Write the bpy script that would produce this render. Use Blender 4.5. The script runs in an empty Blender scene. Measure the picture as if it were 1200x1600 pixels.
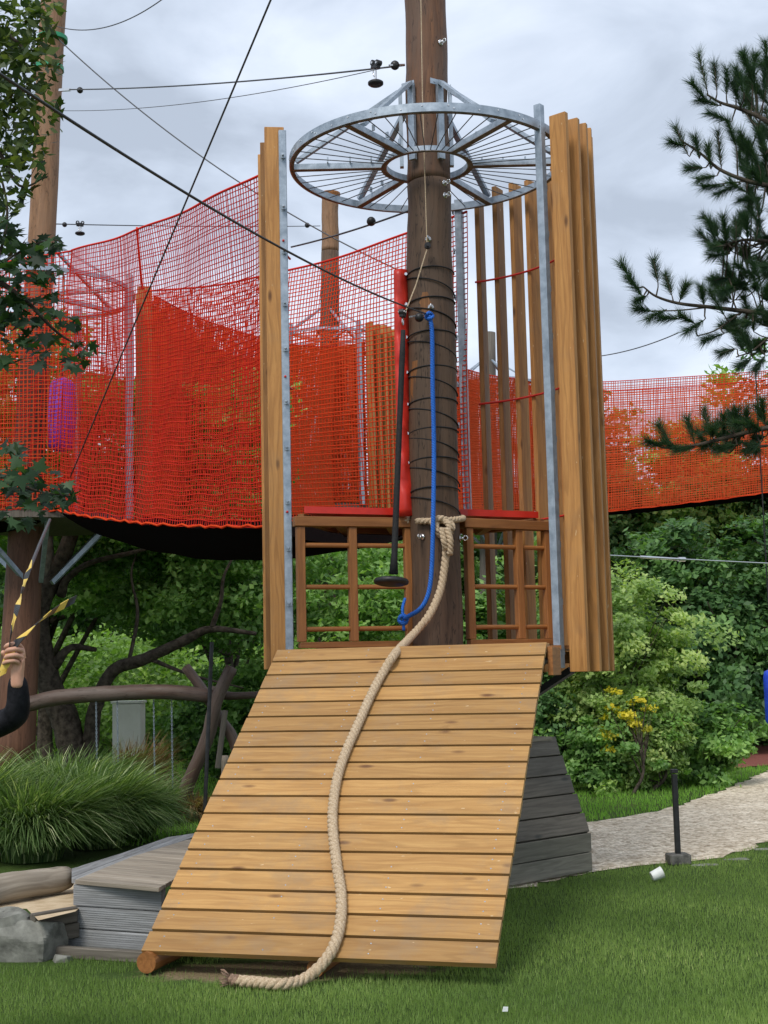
import bpy, math, random
import numpy as np
from mathutils import Vector, Matrix
R = math.radians
rng = np.random.default_rng(7)
random.seed(5)
sc = bpy.context.scene
col = sc.collection

# ------------------------------------------------------------------ camera
ZC = 1.56
FPX = 2130.0
cam_d = bpy.data.cameras.new("camera")
cam_d.sensor_fit = 'VERTICAL'
cam_d.sensor_height = 24.0
cam_d.lens = FPX / 1600 * 24.0
cam_d.clip_start = 0.05
cam_d.clip_end = 600
cam = bpy.data.objects.new("camera", cam_d)
col.objects.link(cam)
CM = Matrix.Rotation(R(90 + 6.7), 3, 'X') @ Matrix.Rotation(R(-1.3), 3, 'Z')
cam.matrix_world = Matrix.Translation((0, 0, ZC)) @ CM.to_4x4()
sc.camera = cam

def at(px, py, d):
    """point seen at pixel (px,py) of the 1200x1600 photograph, d metres ahead of the camera"""
    v = CM @ Vector(((px - 600) / FPX, (800 - py) / FPX, -1.0))
    v = v * (d / v.y)
    return Vector((v.x, v.y, v.z + ZC))

def ground(px, py, z=0.0):
    v = CM @ Vector(((px - 600) / FPX, (800 - py) / FPX, -1.0))
    t = (z - ZC) / v.z
    return Vector((v.x * t, v.y * t, z))

# ------------------------------------------------------------------ world, sun, exposure
SUN_EL, SUN_AZ = R(50), R(206)      # azimuth from +Y, clockwise (behind the camera, to the left)
w = bpy.data.worlds.new("World")
sc.world = w
w.use_nodes = True
nt = w.node_tree
nt.nodes.clear()
N = nt.nodes.new
out = N('ShaderNodeOutputWorld'); bg = N('ShaderNodeBackground')
sky = N('ShaderNodeTexSky'); sky.sky_type = 'NISHITA'; sky.sun_disc = False
sky.sun_elevation = SUN_EL; sky.sun_rotation = SUN_AZ
tc = N('ShaderNodeTexCoord'); mp = N('ShaderNodeMapping')
mp.inputs['Scale'].default_value = (1.0, 1.0, 2.4)
mp.inputs['Location'].default_value = (0.35, 0.2, 0.1)
n1 = N('ShaderNodeTexNoise'); n1.inputs['Scale'].default_value = 3.4; n1.inputs['Detail'].default_value = 7; n1.inputs['Roughness'].default_value = 0.52
n1.inputs['Distortion'].default_value = 0.35
cr = N('ShaderNodeValToRGB')
cr.color_ramp.elements[0].position = 0.38; cr.color_ramp.elements[0].color = (4.7, 5.35, 6.4, 1)
cr.color_ramp.elements[1].position = 0.60; cr.color_ramp.elements[1].color = (8.1, 8.9, 10.2, 1)
e = cr.color_ramp.elements.new(0.48); e.color = (6.2, 7.0, 8.3, 1)
mx = N('ShaderNodeMix'); mx.data_type = 'RGBA'; mx.inputs[0].default_value = 0.9
L = nt.links.new
L(tc.outputs['Generated'], mp.inputs[0]); L(mp.outputs[0], n1.inputs['Vector']); L(n1.outputs[0], cr.inputs[0])
L(sky.outputs[0], mx.inputs[6]); L(cr.outputs[0], mx.inputs[7])
L(mx.outputs[2], bg.inputs[0]); L(bg.outputs[0], out.inputs[0])
bg.inputs[1].default_value = 0.1

sun_d = bpy.data.lights.new("sun", 'SUN')
sun_d.energy = 2.1; sun_d.angle = R(18); sun_d.color = (1.0, 0.95, 0.88)
sun = bpy.data.objects.new("sun", sun_d); col.objects.link(sun)
sd = Vector((math.sin(SUN_AZ) * math.cos(SUN_EL), math.cos(SUN_AZ) * math.cos(SUN_EL), math.sin(SUN_EL)))
sun.rotation_euler = sd.to_track_quat('Z', 'Y').to_euler()
sun.location = (-5, -8, 20)
sc.view_settings.view_transform = 'Standard'
sc.view_settings.look = 'None'
sc.view_settings.exposure = 0.22
sc.view_settings.gamma = 1.0
sc.cycles.max_bounces = 6
sc.cycles.transparent_max_bounces = 6
sc.cycles.diffuse_bounces = 3

# ------------------------------------------------------------------ material helpers
def mat_base(name):
    m = bpy.data.materials.new(name); m.use_nodes = True
    t = m.node_tree; b = t.nodes['Principled BSDF']
    return m, t, b

def ramp(t, stops):
    r = t.nodes.new('ShaderNodeValToRGB')
    el = r.color_ramp.elements
    while len(el) > 1: el.remove(el[-1])
    el[0].position = stops[0][0]; el[0].color = (*stops[0][1], 1)
    for p, c in stops[1:]:
        e = el.new(p); e.color = (*c, 1)
    return r

def noise(t, vec, scale, detail=4, rough=0.55, dist=0.0):
    n = t.nodes.new('ShaderNodeTexNoise')
    n.inputs['Scale'].default_value = scale; n.inputs['Detail'].default_value = detail
    n.inputs['Roughness'].default_value = rough; n.inputs['Distortion'].default_value = dist
    if vec is not None: t.links.new(vec, n.inputs['Vector'])
    return n

def mapping(t, vec, s):
    m = t.nodes.new('ShaderNodeMapping'); m.inputs['Scale'].default_value = s
    t.links.new(vec, m.inputs[0]); return m.outputs[0]

def mixc(t, fac, a, b, mode='MIX'):
    m = t.nodes.new('ShaderNodeMix'); m.data_type = 'RGBA'; m.blend_type = mode
    for v, i in ((fac, 0), (a, 6), (b, 7)):
        if isinstance(v, (int, float)): m.inputs[i].default_value = v
        elif isinstance(v, tuple): m.inputs[i].default_value = (*v, 1)
        else: t.links.new(v, m.inputs[i])
    return m.outputs[2]

def bump(t, b, h, strength=0.3, dist=0.01):
    n = t.nodes.new('ShaderNodeBump'); n.inputs['Strength'].default_value = strength; n.inputs['Distance'].default_value = dist
    t.links.new(h, n.inputs['Height']); t.links.new(n.outputs[0], b.inputs['Normal'])

def attr(t, name):
    a = t.nodes.new('ShaderNodeAttribute'); a.attribute_name = name; return a

def wood(name, dark, light, knot=(0.12, 0.05, 0.02), knots=True, grain=1.0, rough=0.6, var=0.35, grey=None, spec=0.35, crack=0.0, streak=26, scuff=0.0, rings=0.35):
    m, t, b = mat_base(name)
    g = attr(t, 'gc').outputs['Vector']; rnd = attr(t, 'rnd').outputs['Fac']
    warp = noise(t, mapping(t, g, (0.9, 5, 5)), 1.3, 3)
    add = t.nodes.new('ShaderNodeVectorMath'); add.operation = 'MULTIPLY_ADD'
    L_ = t.links.new
    L_(warp.outputs[1], add.inputs[0]); add.inputs[1].default_value = (0.0, 0.09, 0.09); L_(g, add.inputs[2])
    gw = add.outputs[0]
    n = noise(t, mapping(t, gw, (1.1, streak, streak)), 1.6 * grain, 6, 0.62)
    fine = noise(t, mapping(t, gw, (3, 150, 150)), 2.0, 3, 0.6)
    r = ramp(t, [(0.33, dark), (0.52, tuple((a + c) / 2 for a, c in zip(dark, light))), (0.7, light)])
    L_(n.outputs[0], r.inputs[0])
    c = mixc(t, 0.22, r.outputs[0], mixc(t, fine.outputs[0], tuple(x * 0.55 for x in dark), tuple(min(1, x * 1.25) for x in light)))
    if rings > 0:      # cathedral grain lines
        rn_ = noise(t, mapping(t, gw, (0.55, 8, 8)), 1.0, 2, 0.4)
        m1 = t.nodes.new('ShaderNodeMath'); m1.operation = 'MULTIPLY'; m1.inputs[1].default_value = 55; L_(rn_.outputs[0], m1.inputs[0])
        m2 = t.nodes.new('ShaderNodeMath'); m2.operation = 'SINE'; L_(m1.outputs[0], m2.inputs[0])
        rr_ = ramp(t, [(0.35, (0, 0, 0)), (0.95, (1, 1, 1))]); L_(m2.outputs[0], rr_.inputs[0])
        m3 = t.nodes.new('ShaderNodeMath'); m3.operation = 'MULTIPLY'; m3.inputs[1].default_value = rings; L_(rr_.outputs[0], m3.inputs[0])
        c = mixc(t, m3.outputs[0], c, tuple(x * 0.75 for x in dark))
    # per piece variation
    mul = t.nodes.new('ShaderNodeMapRange'); mul.inputs[3].default_value = 1 - var; mul.inputs[4].default_value = 1 + var * 0.35
    L_(rnd, mul.inputs[0])
    hs = t.nodes.new('ShaderNodeHueSaturation'); L_(c, hs.inputs['Color']); L_(mul.outputs[0], hs.inputs['Value'])
    c = hs.outputs[0]
    if knots:
        v = t.nodes.new('ShaderNodeTexVoronoi'); v.inputs['Scale'].default_value = 1.0; v.inputs['Randomness'].default_value = 1.0
        L_(mapping(t, g, (2.6, 7.5, 7.5)), v.inputs['Vector'])
        kr = ramp(t, [(0.0, (1, 1, 1)), (0.07, (0.75, 0.75, 0.75)), (0.16, (0, 0, 0))]); L_(v.outputs[0], kr.inputs[0])
        kk = t.nodes.new('ShaderNodeTexNoise'); kk.inputs['Scale'].default_value = 2.2; L_(g, kk.inputs['Vector'])
        ks = ramp(t, [(0.40, (0, 0, 0)), (0.47, (1, 1, 1))]); L_(kk.outputs[0], ks.inputs[0])
        km = mixc(t, 1.0, kr.outputs[0], ks.outputs[0], 'MULTIPLY')
        c = mixc(t, km, c, knot)
    if grey is not None:
        gn = noise(t, mapping(t, g, (0.8, 4, 4)), 1.6, 5, 0.65)
        gr = ramp(t, [(0.42, (0, 0, 0)), (0.6, (1, 1, 1))]); L_(gn.outputs[0], gr.inputs[0])
        c = mixc(t, gr.outputs[0], c, grey)
    if crack > 0:
        cn = noise(t, mapping(t, gw, (0.7, 9, 9)), 2.6, 3, 0.5)
        ck = ramp(t, [(0.485, (0, 0, 0)), (0.5, (1, 1, 1)), (0.515, (0, 0, 0))]); L_(cn.outputs[0], ck.inputs[0])
        cm = t.nodes.new('ShaderNodeMath'); cm.operation = 'MULTIPLY'; cm.inputs[1].default_value = crack; L_(ck.outputs[0], cm.inputs[0])
        c = mixc(t, cm.outputs[0], c, tuple(x * 0.3 for x in dark))
    if scuff > 0:
        oc = t.nodes.new('ShaderNodeTexCoord').outputs['Object']
        s1 = noise(t, oc, 3.2, 7, 0.7); sr = ramp(t, [(0.50, (0, 0, 0)), (0.72, (1, 1, 1))]); L_(s1.outputs[0], sr.inputs[0])
        sm = t.nodes.new('ShaderNodeMath'); sm.operation = 'MULTIPLY'; sm.inputs[1].default_value = scuff; L_(sr.outputs[0], sm.inputs[0])
        c = mixc(t, sm.outputs[0], c, (0.27, 0.19, 0.115))
        s2 = noise(t, mapping(t, g, (9, 30, 30)), 1.5, 2, 0.5); s2r = ramp(t, [(0.74, (0, 0, 0)), (0.77, (1, 1, 1))]); L_(s2.outputs[0], s2r.inputs[0])
        c = mixc(t, s2r.outputs[0], c, (0.62, 0.45, 0.25))
    L_(c, b.inputs['Base Color'])
    b.inputs['Roughness'].default_value = rough; b.inputs['Specular IOR Level'].default_value = spec
    bump(t, b, n.outputs[0], 0.25, 0.004)
    return m

def plain(name, c1, c2, scale=8, rough=0.6, metal=0.0, spec=0.4, bumpy=0.0, coord='Object', dist=0.01, detail=5):
    m, t, b = mat_base(name)
    tcn = t.nodes.new('ShaderNodeTexCoord')
    n = noise(t, tcn.outputs[coord], scale, detail, 0.6)
    r = ramp(t, [(0.35, c1), (0.65, c2)]); t.links.new(n.outputs[0], r.inputs[0])
    t.links.new(r.outputs[0], b.inputs['Base Color'])
    b.inputs['Roughness'].default_value = rough; b.inputs['Metallic'].default_value = metal; b.inputs['Specular IOR Level'].default_value = spec
    if bumpy: bump(t, b, n.outputs[0], bumpy, dist)
    return m

def leaf(name, stops, trans=0.35, rough=0.5, tint=None):
    m = bpy.data.materials.new(name); m.use_nodes = True
    t = m.node_tree; t.nodes.clear()
    o = t.nodes.new('ShaderNodeOutputMaterial')
    p = t.nodes.new('ShaderNodeBsdfPrincipled'); tr = t.nodes.new('ShaderNodeBsdfTranslucent'); mxs = t.nodes.new('ShaderNodeMixShader')
    a = attr(t, 'rnd'); r = ramp(t, stops); t.links.new(a.outputs['Fac'], r.inputs[0])
    t.links.new(r.outputs[0], p.inputs['Base Color']); p.inputs['Roughness'].default_value = rough; p.inputs['Specular IOR Level'].default_value = 0.3
    tcol = mixc(t, 1.0, r.outputs[0], (1.5, 1.7, 0.6) if tint is None else tint, 'MULTIPLY')
    t.links.new(tcol, tr.inputs[0])
    mxs.inputs[0].default_value = trans
    t.links.new(p.outputs[0], mxs.inputs[1]); t.links.new(tr.outputs[0], mxs.inputs[2]); t.links.new(mxs.outputs[0], o.inputs[0])
    return m

M = {}
M['larch'] = wood('larch', (0.375, 0.190, 0.058), (0.54, 0.312, 0.108), knot=(0.12, 0.05, 0.02), var=0.24, rough=0.55, scuff=0.5)
M['larch_fin'] = wood('larch_fin', (0.36, 0.160, 0.045), (0.57, 0.285, 0.088), knot=(0.10, 0.04, 0.014), var=0.42, scuff=0.25, rings=0.42, rough=0.6)
M['larch_red'] = wood('larch_red', (0.24, 0.090, 0.024), (0.42, 0.175, 0.052), var=0.25, rough=0.5)
M['pole_dark'] = wood('pole_dark', (0.055, 0.033, 0.020), (0.15, 0.085, 0.048), knots=False, var=0.0, rough=0.65, grey=(0.105, 0.066, 0.042), crack=0.9, streak=13)
M['pole_up'] = wood('pole_up', (0.085, 0.040, 0.022), (0.22, 0.10, 0.045), knots=True, var=0.0, rough=0.6, grey=(0.12, 0.07, 0.045), crack=0.8, streak=13)
M['pole_worn'] = wood('pole_worn', (0.15, 0.06, 0.02), (0.34, 0.15, 0.05), knots=False, var=0.0, rough=0.6, streak=13)
M['pole_foot'] = wood('pole_foot', (0.10, 0.045, 0.025), (0.20, 0.095, 0.055), knots=False, var=0.0, rough=0.65, crack=0.6, streak=13)
M['pole_tan'] = wood('pole_tan', (0.17, 0.085, 0.04), (0.36, 0.20, 0.10), knots=True, var=0.0, rough=0.65, grey=(0.26, 0.15, 0.085), crack=0.7, streak=13)
M['log'] = wood('log', (0.055, 0.032, 0.024), (0.13, 0.08, 0.058), knots=True, var=0.2, grey=(0.13, 0.098, 0.08), crack=0.6, streak=14)
M['grey_wood'] = wood('grey_wood', (0.22, 0.22, 0.215), (0.44, 0.45, 0.455), knot=(0.1, 0.1, 0.1), var=0.3, rough=0.8, spec=0.2, streak=22)
M['grey_tan'] = wood('grey_tan', (0.27, 0.225, 0.17), (0.44, 0.385, 0.31), knot=(0.12, 0.1, 0.08), var=0.25, rough=0.8, spec=0.2)
M['grey_mid'] = wood('grey_mid', (0.16, 0.148, 0.118), (0.28, 0.262, 0.21), knot=(0.06, 0.06, 0.05), var=0.2, rough=0.8, spec=0.2)
M['grey_dark'] = wood('grey_dark', (0.10, 0.086, 0.068), (0.21, 0.185, 0.15), knot=(0.05, 0.05, 0.045), var=0.28, rough=0.7, spec=0.3)
M['zinc'] = plain('zinc', (0.26, 0.31, 0.36), (0.42, 0.48, 0.54), 14, 0.42, 0.55, 0.5)
M['zinc_shade'] = plain('zinc_shade', (0.15, 0.12, 0.11), (0.27, 0.25, 0.25), 18, 0.6, 0.2, 0.3)  # ring and spoke undersides: shade and reflection painted as a darker zinc
M['chrome'] = plain('chrome', (0.6, 0.6, 0.6), (0.75, 0.75, 0.75), 10, 0.25, 0.9)
M['black'] = plain('black_rubber', (0.012, 0.012, 0.013), (0.025, 0.025, 0.027), 20, 0.45)
M['steel_rope'] = plain('steel_rope', (0.05, 0.052, 0.056), (0.12, 0.125, 0.13), 120, 0.5, 0.5)
M['iron'] = plain('black_iron', (0.012, 0.013, 0.014), (0.03, 0.03, 0.032), 15, 0.5)
M['black_cord'] = plain('black_cord', (0.008, 0.008, 0.009), (0.02, 0.02, 0.02), 60, 0.8)
M['vinyl'] = plain('red_vinyl', (0.52, 0.022, 0.012), (0.66, 0.035, 0.018), 5, 0.38, 0, 0.5, 0.3)
M['red_paint'] = plain('red_paint', (0.50, 0.02, 0.012), (0.6, 0.03, 0.02), 9, 0.4)
M['blue_rope'] = plain('blue_rope', (0.010, 0.075, 0.38), (0.03, 0.19, 0.66), 160, 0.65, 0, 0.3)
M['hemp'] = plain('hemp', (0.36, 0.26, 0.16), (0.60, 0.475, 0.33), 110, 0.9, 0, 0.15, 0.8, 'Object', 0.003)
M['hemp_end'] = plain('hemp_end', (0.20, 0.13, 0.09), (0.36, 0.24, 0.17), 60, 0.9, 0, 0.15, 0.8)
M['white'] = plain('white_plastic', (0.62, 0.64, 0.62), (0.8, 0.82, 0.8), 12, 0.5)
M['concrete'] = plain('concrete', (0.06, 0.06, 0.055), (0.17, 0.165, 0.15), 22, 0.85, 0, 0.2, 0.4)
M['plaster'] = plain('plaster', (0.80, 0.77, 0.68), (0.88, 0.85, 0.77), 3, 0.9, 0, 0.1)
M['tile'] = plain('roof_tile', (0.20, 0.09, 0.06), (0.30, 0.14, 0.09), 12, 0.9, 0, 0.1)
M['purple'] = plain('purple_vinyl', (0.26, 0.07, 0.62), (0.34, 0.10, 0.75), 4, 0.4)
M['blue'] = plain('blue_vinyl', (0.01, 0.04, 0.42), (0.02, 0.07, 0.60), 4, 0.35)
M['green_band'] = plain('green_band', (0.02, 0.22, 0.10), (0.04, 0.34, 0.17), 6, 0.5)
M['skin'] = plain('skin', (0.50, 0.26, 0.17), (0.60, 0.33, 0.22), 30, 0.5, 0, 0.4)
M['nail'] = plain('nail', (0.66, 0.42, 0.34), (0.70, 0.46, 0.38), 30, 0.3)
M['jacket'] = plain('black_jacket', (0.006, 0.006, 0.008), (0.018, 0.018, 0.022), 18, 0.8, 0, 0.15, 0.4, 'Object', 0.02)
M['jeans'] = plain('dark_jeans', (0.015, 0.02, 0.035), (0.03, 0.04, 0.06), 60, 0.85)
M['hair'] = plain('hair', (0.012, 0.008, 0.005), (0.03, 0.018, 0.01), 60, 0.5)
M['tape_y'] = plain('tape_yellow', (0.62, 0.40, 0.05), (0.78, 0.55, 0.12), 12, 0.4)
M['tape_k'] = plain('tape_black', (0.01, 0.01, 0.01), (0.03, 0.03, 0.03), 12, 0.4)
M['eye'] = plain('eye_white', (0.7, 0.7, 0.7), (0.75, 0.75, 0.75), 12, 0.2)
M['bark'] = plain('bark', (0.030, 0.024, 0.018), (0.10, 0.082, 0.062), 14, 0.9, 0, 0.15, 0.9, 'Object', 0.03)
M['bark_pale'] = plain('bark_pale', (0.09, 0.085, 0.07), (0.22, 0.20, 0.16), 12, 0.9, 0, 0.15, 0.8, 'Object', 0.03)

def net_mat(name, c, trans):
    m = bpy.data.materials.new(name); m.use_nodes = True
    t = m.node_tree; t.nodes.clear()
    o = t.nodes.new('ShaderNodeOutputMaterial'); p = t.nodes.new('ShaderNodeBsdfDiffuse'); tr = t.nodes.new('ShaderNodeBsdfTranslucent'); s = t.nodes.new('ShaderNodeMixShader')
    tcn = t.nodes.new('ShaderNodeTexCoord'); n = noise(t, tcn.outputs['Object'], 2.5, 3)
    cc = mixc(t, n.outputs[0], tuple(x * 0.85 for x in c), tuple(min(1, x * 1.15) for x in c))
    t.links.new(cc, p.inputs[0]); t.links.new(cc, tr.inputs[0]); s.inputs[0].default_value = trans
    t.links.new(p.outputs[0], s.inputs[1]); t.links.new(tr.outputs[0], s.inputs[2]); t.links.new(s.outputs[0], o.inputs[0])
    return m
M['net_red'] = net_mat('net_red', (1.0, 0.11, 0.035), 0.42)
M['net_bright'] = net_mat('net_bright', (1.0, 0.20, 0.07), 0.55)
M['net_dark'] = net_mat('net_backlit', (0.76, 0.05, 0.035), 0.25)  # red net darkened in its colour to stand for backlit strings
M['net_black'] = net_mat('net_black', (0.010, 0.008, 0.008), 0.1)

GREEN = {
 'dark': [(0, (0.028, 0.073, 0.026)), (0.5, (0.092, 0.195, 0.064)), (1, (0.241, 0.409, 0.138))],
 'mid': [(0, (0.059, 0.128, 0.036)), (0.5, (0.166, 0.313, 0.083)), (1, (0.413, 0.626, 0.198))],
 'light': [(0, (0.103, 0.184, 0.046)), (0.6, (0.253, 0.414, 0.103)), (1, (0.483, 0.632, 0.207))],
 'greygreen': [(0, (0.108, 0.184, 0.049)), (0.5, (0.281, 0.410, 0.130)), (1, (0.540, 0.626, 0.238))],
 'yellow': [(0, (0.30, 0.30, 0.03)), (0.5, (0.66, 0.55, 0.04)), (1, (0.85, 0.72, 0.10))],
 'maple': [(0, (0.009, 0.025, 0.011)), (0.6, (0.023, 0.057, 0.023)), (1, (0.052, 0.103, 0.040))],
 'pine': [(0, (0.015, 0.039, 0.020)), (0.6, (0.042, 0.089, 0.045)), (1, (0.112, 0.149, 0.068))],
 'rust': [(0, (0.13, 0.075, 0.035)), (0.6, (0.27, 0.17, 0.09)), (1, (0.42, 0.32, 0.17))],
 'mown': [(0, (0.095, 0.162, 0.040)), (0.45, (0.207, 0.308, 0.087)), (0.8, (0.347, 0.448, 0.146)), (1, (0.672, 0.672, 0.336))],
 'mown_far': [(0, (0.122, 0.257, 0.036)), (0.6, (0.243, 0.472, 0.072)), (1, (0.400, 0.629, 0.129))],
 'tall': [(0, (0.045, 0.085, 0.028)), (0.45, (0.12, 0.20, 0.065)), (0.75, (0.27, 0.36, 0.15)), (1, (0.62, 0.66, 0.40))],
}
for k, v in GREEN.items(): M['leaf_' + k] = leaf('leaf_' + k, v)
M['leaf_olive'] = leaf('leaf_olive', [(0, (0.018, 0.035, 0.012)), (0.5, (0.05, 0.085, 0.028)), (1, (0.16, 0.20, 0.06))])

# ------------------------------------------------------------------ object helpers
def tag(o, label=None, cat=None, group=None, kind=None):
    if label: o['label'] = label
    if cat: o['category'] = cat
    if group: o['group'] = group
    if kind: o['kind'] = kind
    return o

def empty(name, loc, label=None, cat=None, group=None):
    o = bpy.data.objects.new(name, None); col.objects.link(o); o.location = loc; o.empty_display_size = 0.2
    bpy.context.view_layer.update() if False else None
    return tag(o, label, cat, group)

def link_mesh(name, me, mats, parent=None, smooth=False, bevel=0):
    o = bpy.data.objects.new(name, me); col.objects.link(o)
    for m in (mats if isinstance(mats, (list, tuple)) else [mats]): me.materials.append(M[m] if isinstance(m, str) else m)
    if parent is not None:
        o.parent = parent
        off = Vector(parent.location)
        p = parent.parent
        while p is not None: off += Vector(p.location); p = p.parent
        me.transform(Matrix.Translation(-off))
    if smooth: me.polygons.foreach_set('use_smooth', [True] * len(me.polygons))
    if bevel:
        b = o.modifiers.new('bevel', 'BEVEL'); b.width = bevel; b.segments = 1; b.limit_method = 'ANGLE'
    return o

def frame(d, up=(0, 0, 1)):
    d = Vector(d).normalized(); u = Vector(up)
    if abs(d.dot(u)) > 0.98: u = Vector((0, 1, 0)) if abs(d.y) < 0.9 else Vector((1, 0, 0))
    s = d.cross(u).normalized(); u = s.cross(d).normalized()
    return d, s, u

class MB:
    def __init__(self):
        self.v = []; self.f = []; self.g = []; self.r = []; self.mi = []; self.cur = 0
    def add(self, vs, fs, gc, rnd):
        b = len(self.v)
        self.v += [tuple(p) for p in vs]; self.g += [tuple(x) for x in gc]; self.r += [rnd] * len(vs)
        for f in fs: self.f.append(tuple(b + i for i in f)); self.mi.append(self.cur)
    def box(self, c, ax, ay, az, size, rnd=None):
        """box centred on c with unit axes; size = full lengths. grain runs along ax"""
        c = Vector(c); ax = Vector(ax).normalized(); ay = Vector(ay).normalized(); az = Vector(az).normalized()
        rnd = random.random() if rnd is None else rnd
        o = Vector((random.random() * 40, random.random() * 40, random.random() * 40))
        vs = []; gc = []
        for i in (-.5, .5):
            for j in (-.5, .5):
                for k in (-.5, .5):
                    vs.append(c + ax * size[0] * i + ay * size[1] * j + az * size[2] * k)
                    gc.append(o + Vector((size[0] * i, size[1] * j, size[2] * k)))
        self.add(vs, [(0, 1, 3, 2), (4, 6, 7, 5), (0, 4, 5, 1), (2, 3, 7, 6), (0, 2, 6, 4), (1, 5, 7, 3)], gc, rnd)
    def beam(self, a, b, w_, h_, up=(0, 0, 1), rnd=None, roll=0):
        a = Vector(a); b = Vector(b); d, s, u = frame(b - a, up)
        if roll:
            q = Matrix.Rotation(roll, 3, d); s = q @ s; u = q @ u
        self.box((a + b) / 2, d, s, u, ((b - a).length, w_, h_), rnd)
    def tube(self, pts, rad, n=8, caps=True, rnd=None, up=(0, 0, 1), wob=0.0):
        pts = [Vector(p) for p in pts]
        if not isinstance(rad, (list, tuple, np.ndarray)): rad = [rad] * len(pts)
        rnd = random.random() if rnd is None else rnd
        o = Vector((random.random() * 40, random.random() * 40, random.random() * 40))
        vs = []; gc = []; fs = []; s = 0; prev = None
        for i, p in enumerate(pts):
            d = (pts[min(i + 1, len(pts) - 1)] - pts[max(i - 1, 0)])
            if d.length < 1e-9: d = Vector((0, 0, 1))
            d.normalize()
            if prev is None: _, side, u = frame(d, up)
            else:
                u = prev - d * prev.dot(d); u.normalize(); side = d.cross(u)
            prev = u
            if i: s += (p - pts[i - 1]).length
            for k in range(n):
                a = 2 * math.pi * k / n
                rr = rad[i] * (1 + (wob * (random.random() - .5) if wob else 0))
                vs.append(p + side * math.cos(a) * rr + u * math.sin(a) * rr)
                gc.append(o + Vector((s, math.cos(a) * rad[i], math.sin(a) * rad[i])))
        for i in range(len(pts) - 1):
            for k in range(n):
                a = i * n + k; b = i * n + (k + 1) % n
                fs.append((a, b, b + n, a + n))
        if caps:
            fs.append(tuple(range(n - 1, -1, -1))); m = (len(pts) - 1) * n; fs.append(tuple(range(m, m + n)))
        self.add(vs, fs, gc, rnd)
    def cyl(self, c, axis, r, h, n=20, rnd=None):
        c = Vector(c); a = Vector(axis).normalized()
        self.tube([c - a * h / 2, c + a * h / 2], r, n, True, rnd)
    def lathe(self, base, axis, prof, n=24, rnd=None):
        base = Vector(base); a = Vector(axis).normalized()
        self.tube([base + a * h for h, r in prof], [max(r, 1e-4) for h, r in prof], n, True, rnd)
    def ball(self, c, r, n=12, sq=(1, 1, 1)):
        c = Vector(c); vs = []; fs = []; gc = []
        m = n // 2
        for i in range(m + 1):
            th = math.pi * i / m
            for k in range(n):
                ph = 2 * math.pi * k / n
                q = Vector((math.sin(th) * math.cos(ph) * sq[0], math.sin(th) * math.sin(ph) * sq[1], math.cos(th) * sq[2])) * r
                vs.append(c + q); gc.append(q)
        for i in range(m):
            for k in range(n):
                a = i * n + k; b = i * n + (k + 1) % n
                fs.append((a, a + n, b + n, b))
        self.add(vs, fs, gc, random.random())
    def mesh(self, name):
        me = bpy.data.meshes.new(name); me.from_pydata(self.v, [], self.f)
        a = me.attributes.new('gc', 'FLOAT_VECTOR', 'POINT'); a.data.foreach_set('vector', np.array(self.g, dtype=np.float32).ravel())
        a = me.attributes.new('rnd', 'FLOAT', 'POINT'); a.data.foreach_set('value', np.array(self.r, dtype=np.float32))
        me.polygons.foreach_set('material_index', self.mi)
        me.validate(); me.update(); return me
    def build(self, name, mats, parent=None, smooth=False, bevel=0):
        return link_mesh(name, self.mesh(name), mats, parent, smooth, bevel)

def np_mesh(name, V, Q, rnd, mats, parent=None, smooth=False, k=4, keep=False):
    """V (n,3), Q (m,k) faces, rnd per vertex"""
    me = bpy.data.meshes.new(name)
    V = np.asarray(V, np.float32); Q = np.asarray(Q, np.int32)
    me.vertices.add(len(V)); me.vertices.foreach_set('co', V.ravel())
    me.loops.add(Q.size); me.loops.foreach_set('vertex_index', Q.ravel())
    me.polygons.add(len(Q)); me.polygons.foreach_set('loop_start', np.arange(len(Q), dtype=np.int32) * k)
    a = me.attributes.new('rnd', 'FLOAT', 'POINT'); a.data.foreach_set('value', np.asarray(rnd, np.float32))
    me.update(calc_edges=True)
    if keep:
        me.materials.append(M[mats]); return me
    return link_mesh(name, me, mats, parent, smooth)

def smooth_path(pts, n=8):
    """Catmull-Rom through pts"""
    P_ = [Vector(p) for p in pts]; P_ = [P_[0] * 2 - P_[1]] + P_ + [P_[-1] * 2 - P_[-2]]
    res = []
    for i in range(1, len(P_) - 2):
        a, b, c, d = P_[i - 1:i + 3]
        for k in range(n):
            t = k / n
            res.append(0.5 * ((2 * b) + (c - a) * t + (2 * a - 5 * b + 4 * c - d) * t * t + (3 * b - a - 3 * c + d) * t ** 3))
    res.append(P_[-2]); return res

# ------------------------------------------------------------------ ground
PATH = [(925, 1364), (1000, 1354), (1060, 1347), (1130, 1341), (1200, 1316), (1330, 1280), (1500, 1225), (1500, 1150), (1330, 1165), (1260, 1187), (1200, 1205), (1130, 1235), (1060, 1260), (1000, 1274), (925, 1284), (860, 1290), (700, 1300), (700, 1400), (830, 1385)]
path_poly = [ground(x, y) for x, y in PATH]
RED = [(1085, 1206), (1140, 1202), (1200, 1197), (1300, 1180), (1400, 1150), (1300, 1142), (1200, 1150), (1160, 1160), (1120, 1180)]
red_poly = [ground(x, y) for x, y in RED]
def inside(poly, X, Y):
    X = np.asarray(X); Y = np.asarray(Y); r = np.zeros(X.shape, bool); n = len(poly)
    for i in range(n):
        x1, y1 = poly[i][0], poly[i][1]; x2, y2 = poly[(i + 1) % n][0], poly[(i + 1) % n][1]
        c = ((y1 > Y) != (y2 > Y)) & (X < (x2 - x1) * (Y - y1) / (y2 - y1 + 1e-12) + x1)
        r ^= c
    return r
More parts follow.
